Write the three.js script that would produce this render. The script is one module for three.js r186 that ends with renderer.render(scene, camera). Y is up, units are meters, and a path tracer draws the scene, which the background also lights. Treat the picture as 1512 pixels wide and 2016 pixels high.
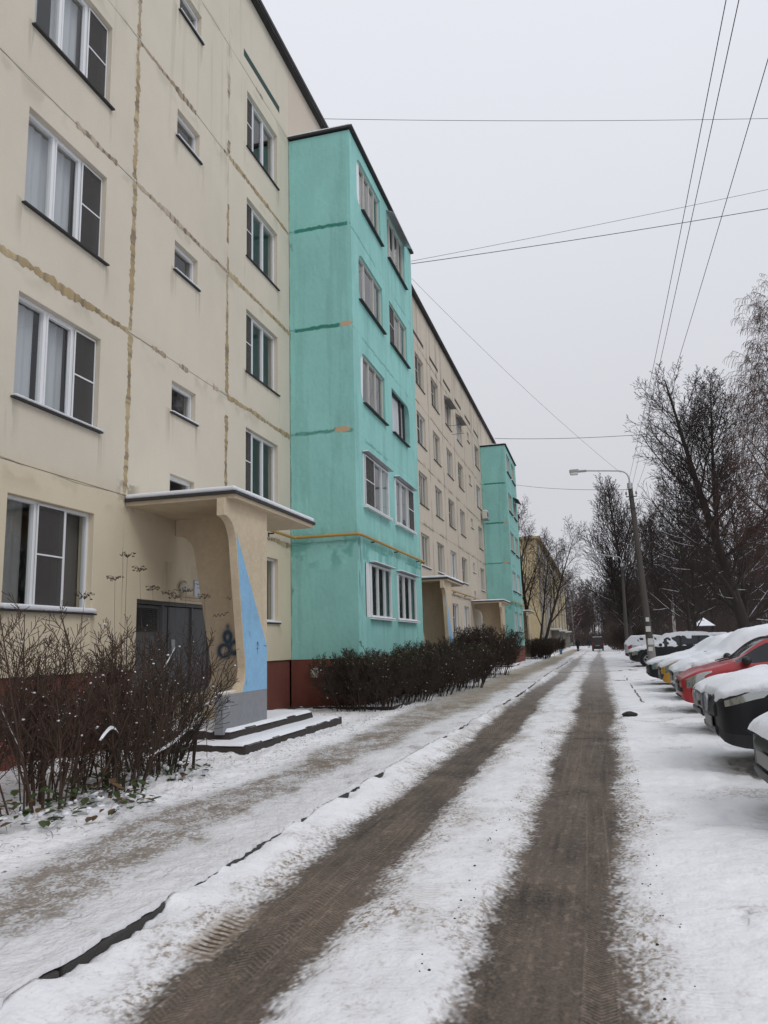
import * as THREE from 'three';
import { mergeGeometries } from 'three/addons/utils/BufferGeometryUtils.js';
import { RoundedBoxGeometry } from 'three/addons/geometries/RoundedBoxGeometry.js';
import { MarchingCubes } from 'three/addons/objects/MarchingCubes.js';

// ------------------------------------------------------------------ camera, sky, sun, exposure
const scene = new THREE.Scene();
const camera = new THREE.PerspectiveCamera(66.76, 768 / 1024, 0.05, 1500);
camera.position.set(0, 1.55, 0);
camera.rotation.order = 'YXZ';
camera.rotation.set(0.1699, 0.2638, -0.0263);
scene.add(camera);

const renderer = new THREE.WebGLRenderer({ antialias: true });
renderer.setSize(768, 1024);
renderer.toneMapping = THREE.LinearToneMapping;
renderer.toneMappingExposure = 1.04;
renderer.shadowMap.enabled = true;

// seeded noise helpers
function rng(s) { return () => { s |= 0; s = s + 0x6D2B79F5 | 0; let t = Math.imul(s ^ s >>> 15, 1 | s); t = t + Math.imul(t ^ t >>> 7, 61 | t) ^ t; return ((t ^ t >>> 14) >>> 0) / 4294967296; }; }
const PERM = new Float32Array(65536); { const r = rng(77); for (let i = 0; i < 65536; i++) PERM[i] = r(); }
function vn(x, y) {
  const xi = Math.floor(x), yi = Math.floor(y); let u = x - xi, v = y - yi;
  u = u * u * (3 - 2 * u); v = v * v * (3 - 2 * v);
  const a = xi & 255, b = (xi + 1) & 255, c = (yi & 255) << 8, d = ((yi + 1) & 255) << 8;
  const p = PERM[a | c], q = PERM[b | c], r = PERM[a | d], s = PERM[b | d];
  return p + (q - p) * u + (r - p + (p - q - r + s) * u) * v;
}
function fbm(x, y, o = 4) { let s = 0, a = 0.5, n = 0; for (let i = 0; i < o; i++) { s += a * vn(x, y); n += a; x = x * 2.03 + 17.1; y = y * 2.03 + 9.7; a *= 0.5; } return s / n; }
const sst = (a, b, x) => { const t = Math.min(1, Math.max(0, (x - a) / (b - a))); return t * t * (3 - 2 * t); };
const mix = (a, b, t) => a + (b - a) * t;
const LUT = new Uint8Array(4097); for (let i = 0; i <= 4096; i++) { const l = i / 4096; LUT[i] = Math.round(255 * (l <= 0.0031308 ? 12.92 * l : 1.055 * Math.pow(l, 1 / 2.4) - 0.055)); }
const toS = l => LUT[Math.max(0, Math.min(4096, (l * 4096) | 0))];

{ // overcast sky
  const w = 512, h = 256, d = new Float32Array(w * h * 4);
  for (let j = 0; j < h; j++) for (let i = 0; i < w; i++) {
    const el = ((j + 0.5) / h - 0.5) * Math.PI, s = Math.max(0, Math.sin(el));
    const th = i / w * Math.PI * 2, cx = Math.cos(th) * Math.cos(el), cz = Math.sin(th) * Math.cos(el);
    const n = fbm(cx * 2.2 / (s + 0.5) + 40, cz * 2.2 / (s + 0.5) + 40, 4) - 0.5;
    let L = 0.565 + 0.34 * s + n * 0.05;
    const k = (j * w + i) * 4, g = s;
    d[k] = L * mix(0.98, 0.965, g); d[k + 1] = L * mix(0.993, 0.992, g); d[k + 2] = L * mix(1.055, 1.085, g); d[k + 3] = 1;
    if (el < 0) { d[k] = d[k + 1] = d[k + 2] = 0.5; }
  }
  const t = new THREE.DataTexture(d, w, h, THREE.RGBAFormat, THREE.FloatType);
  t.mapping = THREE.EquirectangularReflectionMapping; t.magFilter = t.minFilter = THREE.LinearFilter; t.needsUpdate = true;
  scene.background = t; scene.environment = t; scene.backgroundIntensity = 1; scene.environmentIntensity = 1;
}
const sun = new THREE.DirectionalLight(new THREE.Color(1, 0.97, 0.93), 0.75);
sun.position.set(40, 52, 14); sun.target.position.set(0, 0, -20); sun.castShadow = true; sun.shadow.radius = 45;
sun.shadow.mapSize.set(2048, 2048);
Object.assign(sun.shadow.camera, { left: -80, right: 80, top: 80, bottom: -80, near: 1, far: 200 });
scene.add(sun, sun.target);

// ------------------------------------------------------------------ builders
const used = {};
function num(name) { const k = used[name] = (used[name] === undefined ? 0 : used[name] + 1); return k ? `${name}_${String(k).padStart(3, '0')}` : name; }
function thing(name, label, category, pos = [0, 0, 0], ry = 0, group) {
  const g = new THREE.Group(); g.name = num(name); g.position.set(...pos); g.rotation.y = ry;
  g.userData = { label, category }; if (group) g.userData.group = group; scene.add(g); return g;
}
function tag(o, label, category, group, kind) { o.userData.label = label; if (category) o.userData.category = category; if (group) o.userData.group = group; if (kind) o.userData.kind = kind; return o; }
function part(name, geo, m, parent, pos) {
  const o = new THREE.Mesh(geo, m); o.name = name; o.castShadow = o.receiveShadow = true; if (pos) o.position.set(...pos); (parent || scene).add(o); return o;
}
function top(name, geo, m, pos) { return part(num(name), geo, m, scene, pos); }
function structure(name, geo, m, label) { const o = top(name, geo, m); o.userData.kind = 'structure'; o.userData.label = label; return o; }
function B(w, h, d, x = 0, y = 0, z = 0) { const g = new THREE.BoxGeometry(w, h, d); g.translate(x, y, z); return g; }
function RB(w, h, d, x = 0, y = 0, z = 0, r = 0.01, s = 2) { const g = new RoundedBoxGeometry(w, h, d, s, Math.min(r, w / 2.01, h / 2.01, d / 2.01)); g.translate(x, y, z); return g; }
function M(list) { return mergeGeometries(list.map(g => { const q = g.index ? g.toNonIndexed() : g; for (const k of Object.keys(q.attributes)) if (k !== 'position' && k !== 'normal' && k !== 'uv') q.deleteAttribute(k); return q; })); }
function tube(pts, r, seg = 8, tub) { const c = new THREE.CatmullRomCurve3(pts.map(p => new THREE.Vector3(...p)), false, 'centripetal'); return new THREE.TubeGeometry(c, tub || pts.length * 4, r, seg, false); }
function bar(p, q, r, n = 6, r2 = r) {
  const a = new THREE.Vector3(...p), b = new THREE.Vector3(...q), d = b.clone().sub(a), L = d.length();
  const g = new THREE.CylinderGeometry(r2, r, L, n); g.translate(0, L / 2, 0);
  g.applyQuaternion(new THREE.Quaternion().setFromUnitVectors(new THREE.Vector3(0, 1, 0), d.normalize())); g.translate(...p); return g;
}
function mat(r, g, b, rough = 0.85, o = {}) { const m = new THREE.MeshStandardMaterial({ roughness: rough, ...o }); m.color.setRGB(r, g, b); m.side = THREE.DoubleSide; return m; }
// one part per connected piece; crumbs are dropped
function pieces(name, geo, m, parent, minTri = 6) {
  const idx = geo.index.array, P = geo.attributes.position, n = P.count, f = new Int32Array(n).map((_, i) => i), find = a => { while (f[a] !== a) a = f[a] = f[f[a]]; return a; };
  for (let i = 0; i < idx.length; i += 3) { const a = find(idx[i]); f[find(idx[i + 1])] = a; f[find(idx[i + 2])] = a; }
  const by = new Map(); for (let i = 0; i < idx.length; i += 3) { const r = find(idx[i]); if (!by.has(r)) by.set(r, []); by.get(r).push(idx[i], idx[i + 1], idx[i + 2]); }
  for (const L of by.values()) { if (L.length < minTri * 3) continue; const mp = new Map(), g = new THREE.BufferGeometry(), ids = L.map(v => { if (!mp.has(v)) mp.set(v, mp.size); return mp.get(v); }); for (const k of Object.keys(geo.attributes)) { const A = geo.attributes[k], o = new Float32Array(mp.size * A.itemSize); for (const [v, q] of mp) for (let c = 0; c < A.itemSize; c++) o[q * A.itemSize + c] = A.array[v * A.itemSize + c]; g.setAttribute(k, new THREE.BufferAttribute(o, A.itemSize)); } g.setIndex(ids); part(name, g, m, parent); }
}
function makeTex(w, h, fn, srgb = true, wrap = false) {
  const d = new Uint8Array(w * h * 4), o = [0, 0, 0];
  for (let j = 0; j < h; j++) for (let i = 0; i < w; i++) {
    fn((i + 0.5) / w, (j + 0.5) / h, o); const k = (j * w + i) * 4;
    if (srgb) { d[k] = toS(o[0]); d[k + 1] = toS(o[1]); d[k + 2] = toS(o[2]); } else { const v = Math.max(0, Math.min(255, o[0] * 255)); d[k] = d[k + 1] = d[k + 2] = v; }
    d[k + 3] = 255;
  }
  const t = new THREE.DataTexture(d, w, h, THREE.RGBAFormat, THREE.UnsignedByteType);
  t.magFilter = THREE.LinearFilter; t.minFilter = THREE.LinearMipmapLinearFilter; t.generateMipmaps = true; t.anisotropy = 8;
  if (srgb) t.colorSpace = THREE.SRGBColorSpace; if (wrap) t.wrapS = t.wrapT = THREE.RepeatWrapping; t.needsUpdate = true; return t;
}
// tileable-looking grain for plaster, concrete, bark: mirrored wrap hides the seams
const grain = makeTex(1024, 1024, (u, v, o) => {
  const x = u * 4, y = v * 4; let g = 0.86 + 0.2 * (fbm(x * 1.3, y * 1.3, 4) - 0.5) + 0.16 * (fbm(x * 14, y * 14, 3) - 0.5) + 0.12 * (vn(x * 90, y * 90) - 0.5);
  const st = sst(0.6, 0.8, fbm(x * 3.1 + 7, y * 0.5 + 3, 4)) * 0.1; g -= st;
  o[0] = o[1] = o[2] = g; o[2] = g - st * 0.15;
}, true, true); grain.wrapS = grain.wrapT = THREE.MirroredRepeatWrapping; grain.repeat.set(0.25, 0.25);
const grainBump = makeTex(512, 512, (u, v, o) => { o[0] = 0.5 + 0.6 * (fbm(u * 60, v * 60, 3) - 0.5) + 0.5 * (vn(u * 190, v * 190) - 0.5); }, false, true);
grainBump.wrapS = grainBump.wrapT = THREE.MirroredRepeatWrapping; grainBump.repeat.set(0.8, 0.8);
const rough = (r, g, b, ro = 0.95, bs = 0.004) => mat(r, g, b, ro, { map: grain, bumpMap: grainBump, bumpScale: bs });

const MT = {
  white: mat(0.72, 0.73, 0.74, 0.35), offwhite: mat(0.55, 0.53, 0.48, 0.5), steel: mat(0.42, 0.43, 0.44, 0.4, { metalness: 0.6 }),
  dark: mat(0.03, 0.03, 0.033, 0.6), black: mat(0.012, 0.012, 0.013, 0.5), roofEdge: mat(0.028, 0.027, 0.027, 0.7),
  snow: mat(0.84, 0.86, 0.9, 0.8, { bumpMap: grainBump, bumpScale: 0.006 }),
  pipe: rough(0.52, 0.3, 0.075, 0.5, 0.001), concrete: rough(0.3, 0.29, 0.27), dkConcrete: rough(0.055, 0.047, 0.042), kerbStone: rough(0.06, 0.056, 0.052),
  interior: mat(0.32, 0.29, 0.26, 0.95), plinth: rough(0.185, 0.055, 0.038, 0.9), door: rough(0.12, 0.12, 0.128, 0.55, 0.002),
  screen: mat(0.075, 0.07, 0.066, 0.9, { transparent: true, opacity: 0.6 }),
  curtain: mat(0.48, 0.48, 0.5, 0.9), curtainDark: mat(0.2, 0.19, 0.18, 0.95), blind: mat(0.12, 0.11, 0.1, 0.9),
  beige: rough(0.53, 0.468, 0.38), beigeWarm: rough(0.66, 0.545, 0.39), teal: rough(0.17, 0.5, 0.42),
};
MT.glass = new THREE.MeshPhysicalMaterial({ color: 0xf2f6f6, roughness: 0.015, transmission: 1, thickness: 0, ior: 1.52, side: THREE.DoubleSide });
// ------------------------------------------------------------------ ground: road, pavement, lawn (snow over asphalt)
const kerbX = z => -2.52 + 0.16 * sst(-4, -26, z) + 0.05 * Math.sin(z * 0.21);
// where the kerb face is bare of snow
const bareK = z => { const s = -z;
  const spans = [[2.6, 3.0, 0.5], [3.3, 4.3, 0.95], [4.5, 5.0, 0.4], [5.1, 6.1, 0.34], [6.45, 6.75, 0.4], [7.5, 7.75, 0.7], [7.85, 8.15, 0.6], [8.7, 9.05, 0.75], [12.3, 12.7, 0.6], [13.4, 14.6, 0.7], [19, 20.6, 0.6], [21.5, 24.5, 0.8], [25.4, 31, 0.6], [33, 40, 0.8], [42, 58, 0.7], [60, 69, 0.7]];
  let b = 0; for (const [a, c, k] of spans) b = Math.max(b, k * sst(a - 0.1, a + 0.06, s) * (1 - sst(c - 0.06, c + 0.1, s))); return b * (0.35 + 0.5 * vn(s * 3.1, 3) + 0.35 * vn(s * 17, 9)); };
const t1 = z => -1.72 - 0.12 * sst(-7, -18, z) + 0.05 * Math.sin(z * 0.35 + 1) + 0.05 * Math.sin(z * 0.11), t2 = z => -0.32 + 0.06 * sst(-5, -18, z) + 0.03 * Math.sin(z * 0.28);
function trackD(x, z) { // <0 inside a wheel track
  const e = 0.24 * (fbm(x * 1.6 + 5, z * 0.6, 3) - 0.5) + 0.13 * (fbm(x * 9, z * 6, 3) - 0.5);
  const fade = 0.35 * sst(-55, -95, z) ;
  return Math.min(Math.abs(x - t1(z)) - (0.33 + 0.02 * sst(-5, -3, z)), Math.abs(x - t2(z)) - 0.385 - 0.05 * sst(-8, -20, z)) + e + fade;
}
const rutN = (x, z) => { const w = 0.9 * fbm(x * 1.3 + 20, z * 1.3, 2); return fbm(x * 0.9 + 0.5 * z + w, z * 2.4 - 0.5 * x + 2.2 * w, 4); };
function roadH(x, z) {
  const k = kerbX(z), b = bareK(z), dk = x - k;
  let h = 0.03 + 0.02 * (fbm(x * 1.1, z * 1.1, 3) - 0.5);
  const tr = trackD(x, z), sn = sst(-0.05, 0.16, tr);
  h += sn * (0.022 + 0.03 * (fbm(x * 5 + 3, z * 5, 4) - 0.35) + 0.014 * (fbm(x * 17, z * 17, 2) - 0.5));
  const fr = sst(0, 0.34, dk + 0.1 * (fbm(x * 4, z * 4, 2) - 0.5)); h += 0.07 * (1 - fr) - b * (0.1 + 0.05 * (vn(z * 14, 7) - 0.5)) * (1 - sst(0.0, 0.1 + 0.08 * vn(z * 11, 3), dk));
  if (x > 0.25) { const s = sst(0.25, 1.2, x); h += s * (0.035 + 0.08 * (fbm(x * 0.8 + 9, z * 1.3, 4) - 0.4) + 0.02 * (fbm(x * 4, z * 6, 3) - 0.5)); h -= 0.035 * s * sst(0.5, 0.62, fbm(x * 2.4, z * 3.1 + 50, 3)); h -= 0.03 * hp(x, z, 0.16) * s; const rut = rutN(x, z); h -= 0.018 * s * sst(0.52, 0.68, rut); }
  if (x > 7) h += 0.2 * sst(7, 12, x) * (0.5 + fbm(x * 0.2, z * 0.2, 3));
  h -= 0.012 * (1 - sn) ;
  return h;
}
function walkH(x, z) {
  const k = kerbX(z), dk = k - x; let h = 0.125 - 0.06 * sst(-4.4, -4.9, x) * sst(-9.2, -9.9, z) * (1 - sst(-15, -16, z));
  h += 0.02 * (fbm(x * 1.7, z * 1.7, 3) - 0.5) + 0.03 * (fbm(x * 7, z * 7, 3) - 0.5) + 0.016 * (fbm(x * 16, z * 16, 2) - 0.5);
  const lawn = sst(1.3, 1.9, dk + 0.5 * (fbm(x * 0.7 + 3, z * 0.5, 3) - 0.5));
  h += lawn * (0.02 + 0.1 * (fbm(x * 1.9, z * 1.9 + 9, 4) - 0.45) + 0.05 * (fbm(x * 9, z * 9, 3) - 0.5));
  h += bareK(z) * 0.012 * (1 - sst(0, 0.12, dk));
  if (x < -8) h += 0; return h;
}
const hp = (x, z, fr) => { // footprints: soft dents on a jittered grid
  const gx = Math.floor(x / 0.42), gz = Math.floor(z / 0.42); let m = 0;
  for (let i = -1; i <= 1; i++) for (let j = -1; j <= 1; j++) {
    const a = gx + i, b = gz + j, h = PERM[((a & 255) | ((b & 255) << 8))]; if (h > fr) continue;
    const cx = (a + 0.2 + 0.6 * PERM[(((a + 91) & 255) | ((b & 255) << 8))]) * 0.42, cz = (b + 0.2 + 0.6 * PERM[((a & 255) | (((b + 57) & 255) << 8))]) * 0.42;
    const an = PERM[(((a + 13) & 255) | (((b + 7) & 255) << 8))] * 1.6 - 0.8, dx = x - cx, dz = z - cz, p = dx * Math.cos(an) + dz * Math.sin(an), q = -dx * Math.sin(an) + dz * Math.cos(an);
    const e = Math.max(Math.pow(p / 0.055, 2) + Math.pow((q - 0.05) / 0.08, 2), 0), e2 = Math.pow(p / 0.045, 2) + Math.pow((q + 0.09) / 0.055, 2);
    m = Math.max(m, 1 - sst(0.7, 1.15, Math.min(e, e2)));
  } return m;
};
function treads(x, z) { // raised tread lines left by tyres; returns -1..1
  let v = 0; const lanes = [[-0.17, 0.085, 0.032, 1], [0.02, 0.09, 0.045, -1], [0.19, 0.08, 0.03, 1]];
  for (const t of [t1(z), t2(z)]) { const dx = x - t; if (Math.abs(dx) > 0.42) continue;
    for (let i = 0; i < 3; i++) { const [c, hw, per, sg] = lanes[i]; const cc = c + 0.05 * Math.sin(z * 0.5 + i * 2 + t); const q = dx - cc;
      const on = sst(0.42, 0.6, fbm(z * 0.6 + i * 31, t * 3 + i * 7, 2)); if (Math.abs(q) < hw) v += on * Math.sin((z + sg * Math.abs(q) * 0.9) / per * 6.283) * (1 - sst(hw * 0.8, hw, Math.abs(q)));
      v += on * 0.7 * (1 - sst(0.004, 0.011, Math.abs(Math.abs(q) - hw * 0.92))); } }
  return v;
}
function roadC(x, z, o) {
  const d = trackD(x, z), sl = 1 - sst(-0.09, 0.07, d + 0.1 * (vn(x * 60, z * 40) - 0.5));
  const fl = fbm(x * 48 + 3, z * 36, 3), fm = fbm(x * 110, z * 90, 2), fc = fbm(x * 2.3 + 30, z * 1.1, 4), f8 = fbm(x * 8 + 11, z * 5, 4);
  // snow with brown crumbs
  const lowd = 0.5 * fc + 0.5 * f8 + 0.24 * (1 - sst(0.0, 0.32, d)); let dirt = sst(0.46, 0.9, lowd) * (0.12 + 0.75 * sst(0.38, 0.68, 0.6 * fl + 0.4 * fm)) + 0.2 * sst(0.7, 0.76, fl + 0.12 * (lowd - 0.5));
  if (x > 0.3) dirt *= 0.16 + 0.3 * (1 - sst(0.3, 0.8, x)) + 0.5 * sst(0.58, 0.75, fbm(x * 0.9 + 70, z * 2.6, 3)); else if (x > -2.05 && d > 0) dirt = Math.min(1, dirt * 1.05 + 0.04);
  const edge = 0.75 * sst(0.5, 0.64, 0.5 * fm + 0.5 * fl) * (1 - sst(0.02, 0.12, Math.abs(x - t2(z) - 0.5 - 0.08 * (f8 - 0.5)))) * sst(0.4, 0.55, f8); dirt = Math.max(dirt, edge * 0.8);
  const sn = 0.8 + 0.1 * (fbm(x * 3, z * 3, 3) - 0.5);
  const streak = fbm(x * 30, z * 1.4, 3), bl = fbm(x * 3 + 60, z * 2, 4), gr = vn(x * 110, z * 80), tv = treads(x, z);
  let s = 0.08 + 0.06 * (streak - 0.5) + 0.085 * (bl - 0.5) + 0.05 * (gr - 0.5) + 0.045 * Math.max(0, tv) * (0.5 + gr);
  s += 0.05 * sst(0.6, 0.8, fbm(x * 34, z * 15 + 5, 3));
  const r1 = mix(sn, 0.25, dirt), g1 = mix(sn * 1.008, 0.2, dirt), b1 = mix(sn * 1.03, 0.155, dirt);
  const slf = sl * (1 - 0.5 * sst(-16, -48, z) * (0.5 + fc)); o[0] = mix(r1, s * 1.2, slf); o[1] = mix(g1, s * 0.92, slf); o[2] = mix(b1, s * 0.7, slf);
  if (x > 0.35) { const rut = rutN(x, z), on = sst(0.42, 0.62, fbm(x * 0.5 + 40, z * 0.5, 2)), q = 0.5 * on * sst(0.57, 0.66, rut) * (0.3 + 0.9 * sst(0.4, 0.6, fl)); o[0] = mix(o[0], 0.33, q); o[1] = mix(o[1], 0.29, q); o[2] = mix(o[2], 0.25, q);
    if (z < -19.5 && z > -35) { const c = (1 - sst(0.012, 0.03, Math.abs(x - 0.86 + 0.03 * (vn(z * 2, 4) - 0.5)))) * sst(0.42, 0.5, fbm(z * 0.8, 7, 3)); o[0] = mix(o[0], 0.08, c); o[1] = mix(o[1], 0.07, c); o[2] = mix(o[2], 0.065, c); } }
  { const c3 = -1.02 + 0.3 * Math.sin(z * 0.16 + 0.4), c4 = -2.12 + 0.2 * Math.sin(z * 0.23 + 2), q = Math.min(Math.abs(x - c3) - 0.07, Math.abs(x - c4) - 0.06), m = 0.42 * (1 - sst(-0.02, 0.05, q + 0.05 * (fl - 0.5))) * sst(0.38, 0.6, fbm(x * 2 + 8, z * 0.7, 3)) * (0.35 + 0.65 * sst(-0.2, 0.4, Math.sin(z / 0.045 * 6.283 + Math.abs(x - c3) * 40))) * (1 - slf); o[0] = mix(o[0], 0.3, m); o[1] = mix(o[1], 0.255, m); o[2] = mix(o[2], 0.21, m); }
  // transverse wet joints across the road
  for (const [zz, x0, x1] of [[-39.5, -2.5, 1.2], [-57, -1.9, 0.2], [-88, -3, 3], [-30.5, 0.4, 1.6]]) { const q = Math.abs(z - zz - 0.25 * Math.sin(x * 1.4) - 0.35 * (fbm(x * 2, 4, 2) - 0.5)); const m = (1 - sst(0.06, 0.42, q)) * sst(x0 - 0.4, x0, x) * (1 - sst(x1, x1 + 0.6, x)) * sst(0.3, 0.5, fbm(x * 3, z * 3, 2)); o[0] = mix(o[0], 0.1, m); o[1] = mix(o[1], 0.09, m); o[2] = mix(o[2], 0.085, m); }
  // one deep tread print beside the left track
  const px = x + 1.93 - 0.05 * (z + 3.9), pz = -z; if (pz > 3.7 && pz < 4.7 && Math.abs(px + 0.16) < 0.11) { const k = sst(0.05, 0.5, Math.sin(pz / 0.052 * 6.283 + px * 6)) * sst(3.8, 3.95, pz) * (1 - sst(4.15, 4.6, pz)) * (1 - sst(0.05, 0.11, Math.abs(px + 0.16) + 0.04 * vn(x * 30, z * 12))), k0 = 0.55 * (1 - sst(0.06, 0.13, Math.abs(px + 0.16))) * sst(3.7, 3.9, pz) * (1 - sst(4.2, 4.7, pz)); o[0] = mix(o[0], 0.3, k0); o[1] = mix(o[1], 0.23, k0); o[2] = mix(o[2], 0.16, k0); o[0] = mix(o[0], 0.07, k); o[1] = mix(o[1], 0.045, k); o[2] = mix(o[2], 0.03, k); }
}
function roadBump(x, z) {
  const d = trackD(x, z), sl = 1 - sst(-0.09, 0.07, d);
  let b = 0.5 + 0.45 * (fbm(x * 18, z * 18, 4) - 0.5) + 0.16 * (fbm(x * 60, z * 60, 2) - 0.5);
  const t = treads(x, z); b += sl * 0.16 * t + (1 - sl) * 0.05 * Math.sin(z / 0.04 * 6.283) * sst(0.55, 0.7, fbm(x * 1.4, z * 0.5 + 8, 2));
  if (x > 0.2) b -= 0.22 * hp(x, z, 0.1); return b;
}
function walkC(x, z, o) {
  const dk = kerbX(z) - x, wv = 0.5 * (fbm(x * 0.8 + 3, z * 0.45, 3) - 0.5), c = 0.95 + 0.35 * sst(-10, -25, z), hw = 0.42 + 0.3 * sst(-8, -22, z);
  const band = 1 - sst(hw * 0.6, hw * 1.35, Math.abs(dk - c + wv)), near = 1 - sst(1.2, 1.75, dk + wv);
  const f1 = 0.5 * fbm(x * 26, z * 17, 4) + 0.5 * fbm(x * 6, z * 4, 3), f2 = fbm(x * 85 + 9, z * 70, 3), f3 = fbm(x * 2.6 + 4, z * 1.8, 3), far = sst(-9, -26, z);
  let dirt = sst(0.5 - 0.1 * far, 0.66, f1 * 0.55 + f2 * 0.45 + 0.16 * (band - 0.35) + 0.14 * (f3 - 0.5)) * (0.34 * near + 0.54 * band) ;
  dirt = Math.min(0.95, dirt + 0.3 * sst(0.6, 0.72, f3 * 0.7 + f1 * 0.3) * near);
  const grey = near * (0.1 + 0.12 * f3) + band * 0.18 + far * band * 0.22;
  const sn = (0.82 + 0.1 * (fbm(x * 3, z * 3, 3) - 0.5)) * (1 - grey);
  const br = 0.17 + 0.16 * (f2 - 0.5) + 0.09 * far;
  o[0] = mix(sn, br * 1.12, dirt); o[1] = mix(sn * 1.0, br * 0.9, dirt); o[2] = mix(sn * 1.02 - 0.05 * far * band, br * 0.68, dirt);
  // leaf litter and soil poking through the lawn snow
  if (near < 0.6) { const l = sst(0.74, 0.8, fbm(x * 26 + 20, z * 31 + x * 9, 3) + 0.1 * (fbm(x * 1.4, z * 1.4 + 50, 2) - 0.5) + (x < -5.2 ? 0.06 : 0)); o[0] = mix(o[0], 0.09, l * 0.8); o[1] = mix(o[1], 0.075, l * 0.8); o[2] = mix(o[2], 0.055, l * 0.8); }
  if (x < -6.1 && z < -17.5) { const l = sst(0.5, 0.6, fbm(x * 8, z * 8, 3) + 0.25 * sst(-6.1, -7, x)); o[0] = mix(o[0], 0.05, l); o[1] = mix(o[1], 0.042, l); o[2] = mix(o[2], 0.035, l); }
  for (const zz of [-28.5, -41]) { const q = Math.abs(z - zz - 0.2 * Math.sin(x)); const m = (1 - sst(0.05, 0.3, q)) * near * 0.7 * sst(0.35, 0.5, fbm(x * 3, z * 3, 2)); o[0] = mix(o[0], 0.1, m); o[1] = mix(o[1], 0.09, m); o[2] = mix(o[2], 0.08, m); }
}
function walkBump(x, z) { return 0.5 + 0.42 * (fbm(x * 14, z * 14, 4) - 0.5) + 0.2 * (fbm(x * 55, z * 55, 2) - 0.5) - 0.16 * hp(x + 0.1, z, 0.35); }
// height = tilted grid mesh following hf; xa/xb may depend on z
function sheet(xa, xb, za, zb, nx, nz, hf, cf, tw, th, bf, bs) {
  const pos = [], uv = [], idx = []; const X0 = Math.min(xa(za), xa(zb)) - 0.3, X1 = Math.max(xb(za), xb(zb)) + 0.3;
  for (let j = -1; j <= nz + 1; j++) for (let i = -1; i <= nx + 1; i++) {
    const jj = Math.max(0, Math.min(nz, j)), ii = Math.max(0, Math.min(nx, i)); const z = za + (zb - za) * jj / nz, x = mix(xa(z), xb(z), ii / nx), sk = (i < 0 || j < 0 || i > nx || j > nz);
    pos.push(x, hf(x, z) - (sk ? (j >= 0 && j <= nz && hf === walkH ? 0.03 : 0.09) : 0), z); uv.push((x - X0) / (X1 - X0), (za - z) / (za - zb));
  }
  const w = nx + 3; for (let j = 0; j < nz + 2; j++) for (let i = 0; i < nx + 2; i++) { const a = j * w + i; idx.push(a, a + 1, a + w, a + 1, a + w + 1, a + w); }
  const g = new THREE.BufferGeometry(); g.setAttribute('position', new THREE.Float32BufferAttribute(pos, 3)); g.setAttribute('uv', new THREE.Float32BufferAttribute(uv, 2)); g.setIndex(idx); g.computeVertexNormals();
  const map = makeTex(tw, th, (u, v, o) => cf(X0 + u * (X1 - X0), za - v * (za - zb), o));
  const m = new THREE.MeshStandardMaterial({ map, roughness: 0.85, side: THREE.DoubleSide });
  if (bf) { m.bumpMap = makeTex(tw, th, (u, v, o) => { o[0] = bf(X0 + u * (X1 - X0), za - v * (za - zb)); }, false); m.bumpScale = bs; }
  return [g, m];
}
const cst = v => () => v;
{
  const Z = [1, -13, -42, -130], RX = [5.2, 7.4, 16];
  const res = [[260, 430, 2048, 2048, 190, 430, 1024, 2048], [110, 200, 1024, 1024, 90, 200, 1024, 1024], [110, 120, 512, 512, 60, 110, 512, 512]];
  for (let i = 0; i < 3; i++) {
    const r = res[i];
    structure('road', ...sheet(z => kerbX(z) - 0.0, cst(RX[i]), Z[i], Z[i + 1], r[0], r[1], roadH, roadC, r[2], r[3], i < 2 ? roadBump : null, i ? 0.03 : 0.022), ['snowy lane with two brown slush wheel tracks', 'middle stretch of the snowy lane', 'far stretch of the snowy lane'][i]);
    structure('pavement', ...sheet(cst(-7.4), z => kerbX(z) + 0.03 * (vn(z * 9, 2) - 0.3) + 0.02 * (vn(z * 23, 5) - 0.5), Z[i], Z[i + 1], r[4], r[5], walkH, walkC, r[6], r[7], i < 2 ? walkBump : null, 0.045), ['trampled snowy pavement and lawn strip', 'middle stretch of the snowy pavement', 'far stretch of the snowy pavement'][i]);
  }
  const snowM = MT.snow, flat = (x0, x1, z0, z1, nx, nz, y, amp) => { const g = new THREE.PlaneGeometry(x1 - x0, z1 - z0, nx, nz); g.rotateX(-Math.PI / 2); g.translate((x0 + x1) / 2, 0, (z0 + z1) / 2); const p = g.attributes.position; for (let k = 0; k < p.count; k++) p.setY(k, y + amp * (fbm(p.getX(k) * 0.15, p.getZ(k) * 0.15, 3) - 0.5)); g.computeVertexNormals(); return g; };
  structure('ground', flat(-400, 400, -700, 100, 60, 60, -0.12, 0.05), snowM, 'wide snow covered ground beyond the lane');
  structure('ground', flat(5.1, 60, -130, 1.2, 60, 90, 0.05, 0.12), snowM, 'snow behind the parked cars');
  structure('ground', flat(-60, 60, -330, -129.5, 40, 60, 0.05, 0.06), snowM, 'snow at the far end of the lane');
  // kerb stones, one by one
  const kerb = thing('kerb', 'row of dark worn kerb stones between pavement and lane', 'kerb', [0, 0, 0]);
  const kr = rng(5); for (let s = 0.4; s < 70; s += 1.0) { const L = 0.985, a = s + 0.5, g = RB(0.15, 0.22, L, 0, 0, 0, 0.02, 1); const o = part('kerb_stone', g, MT.kerbStone, kerb, [kerbX(-a) - 0.06, -0.012 + kr() * 0.01, -a]); o.rotation.y = Math.atan2(kerbX(-s - 1) - kerbX(-s), -1) + Math.PI; o.rotation.z = (kr() - 0.5) * 0.04; }
}
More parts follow.
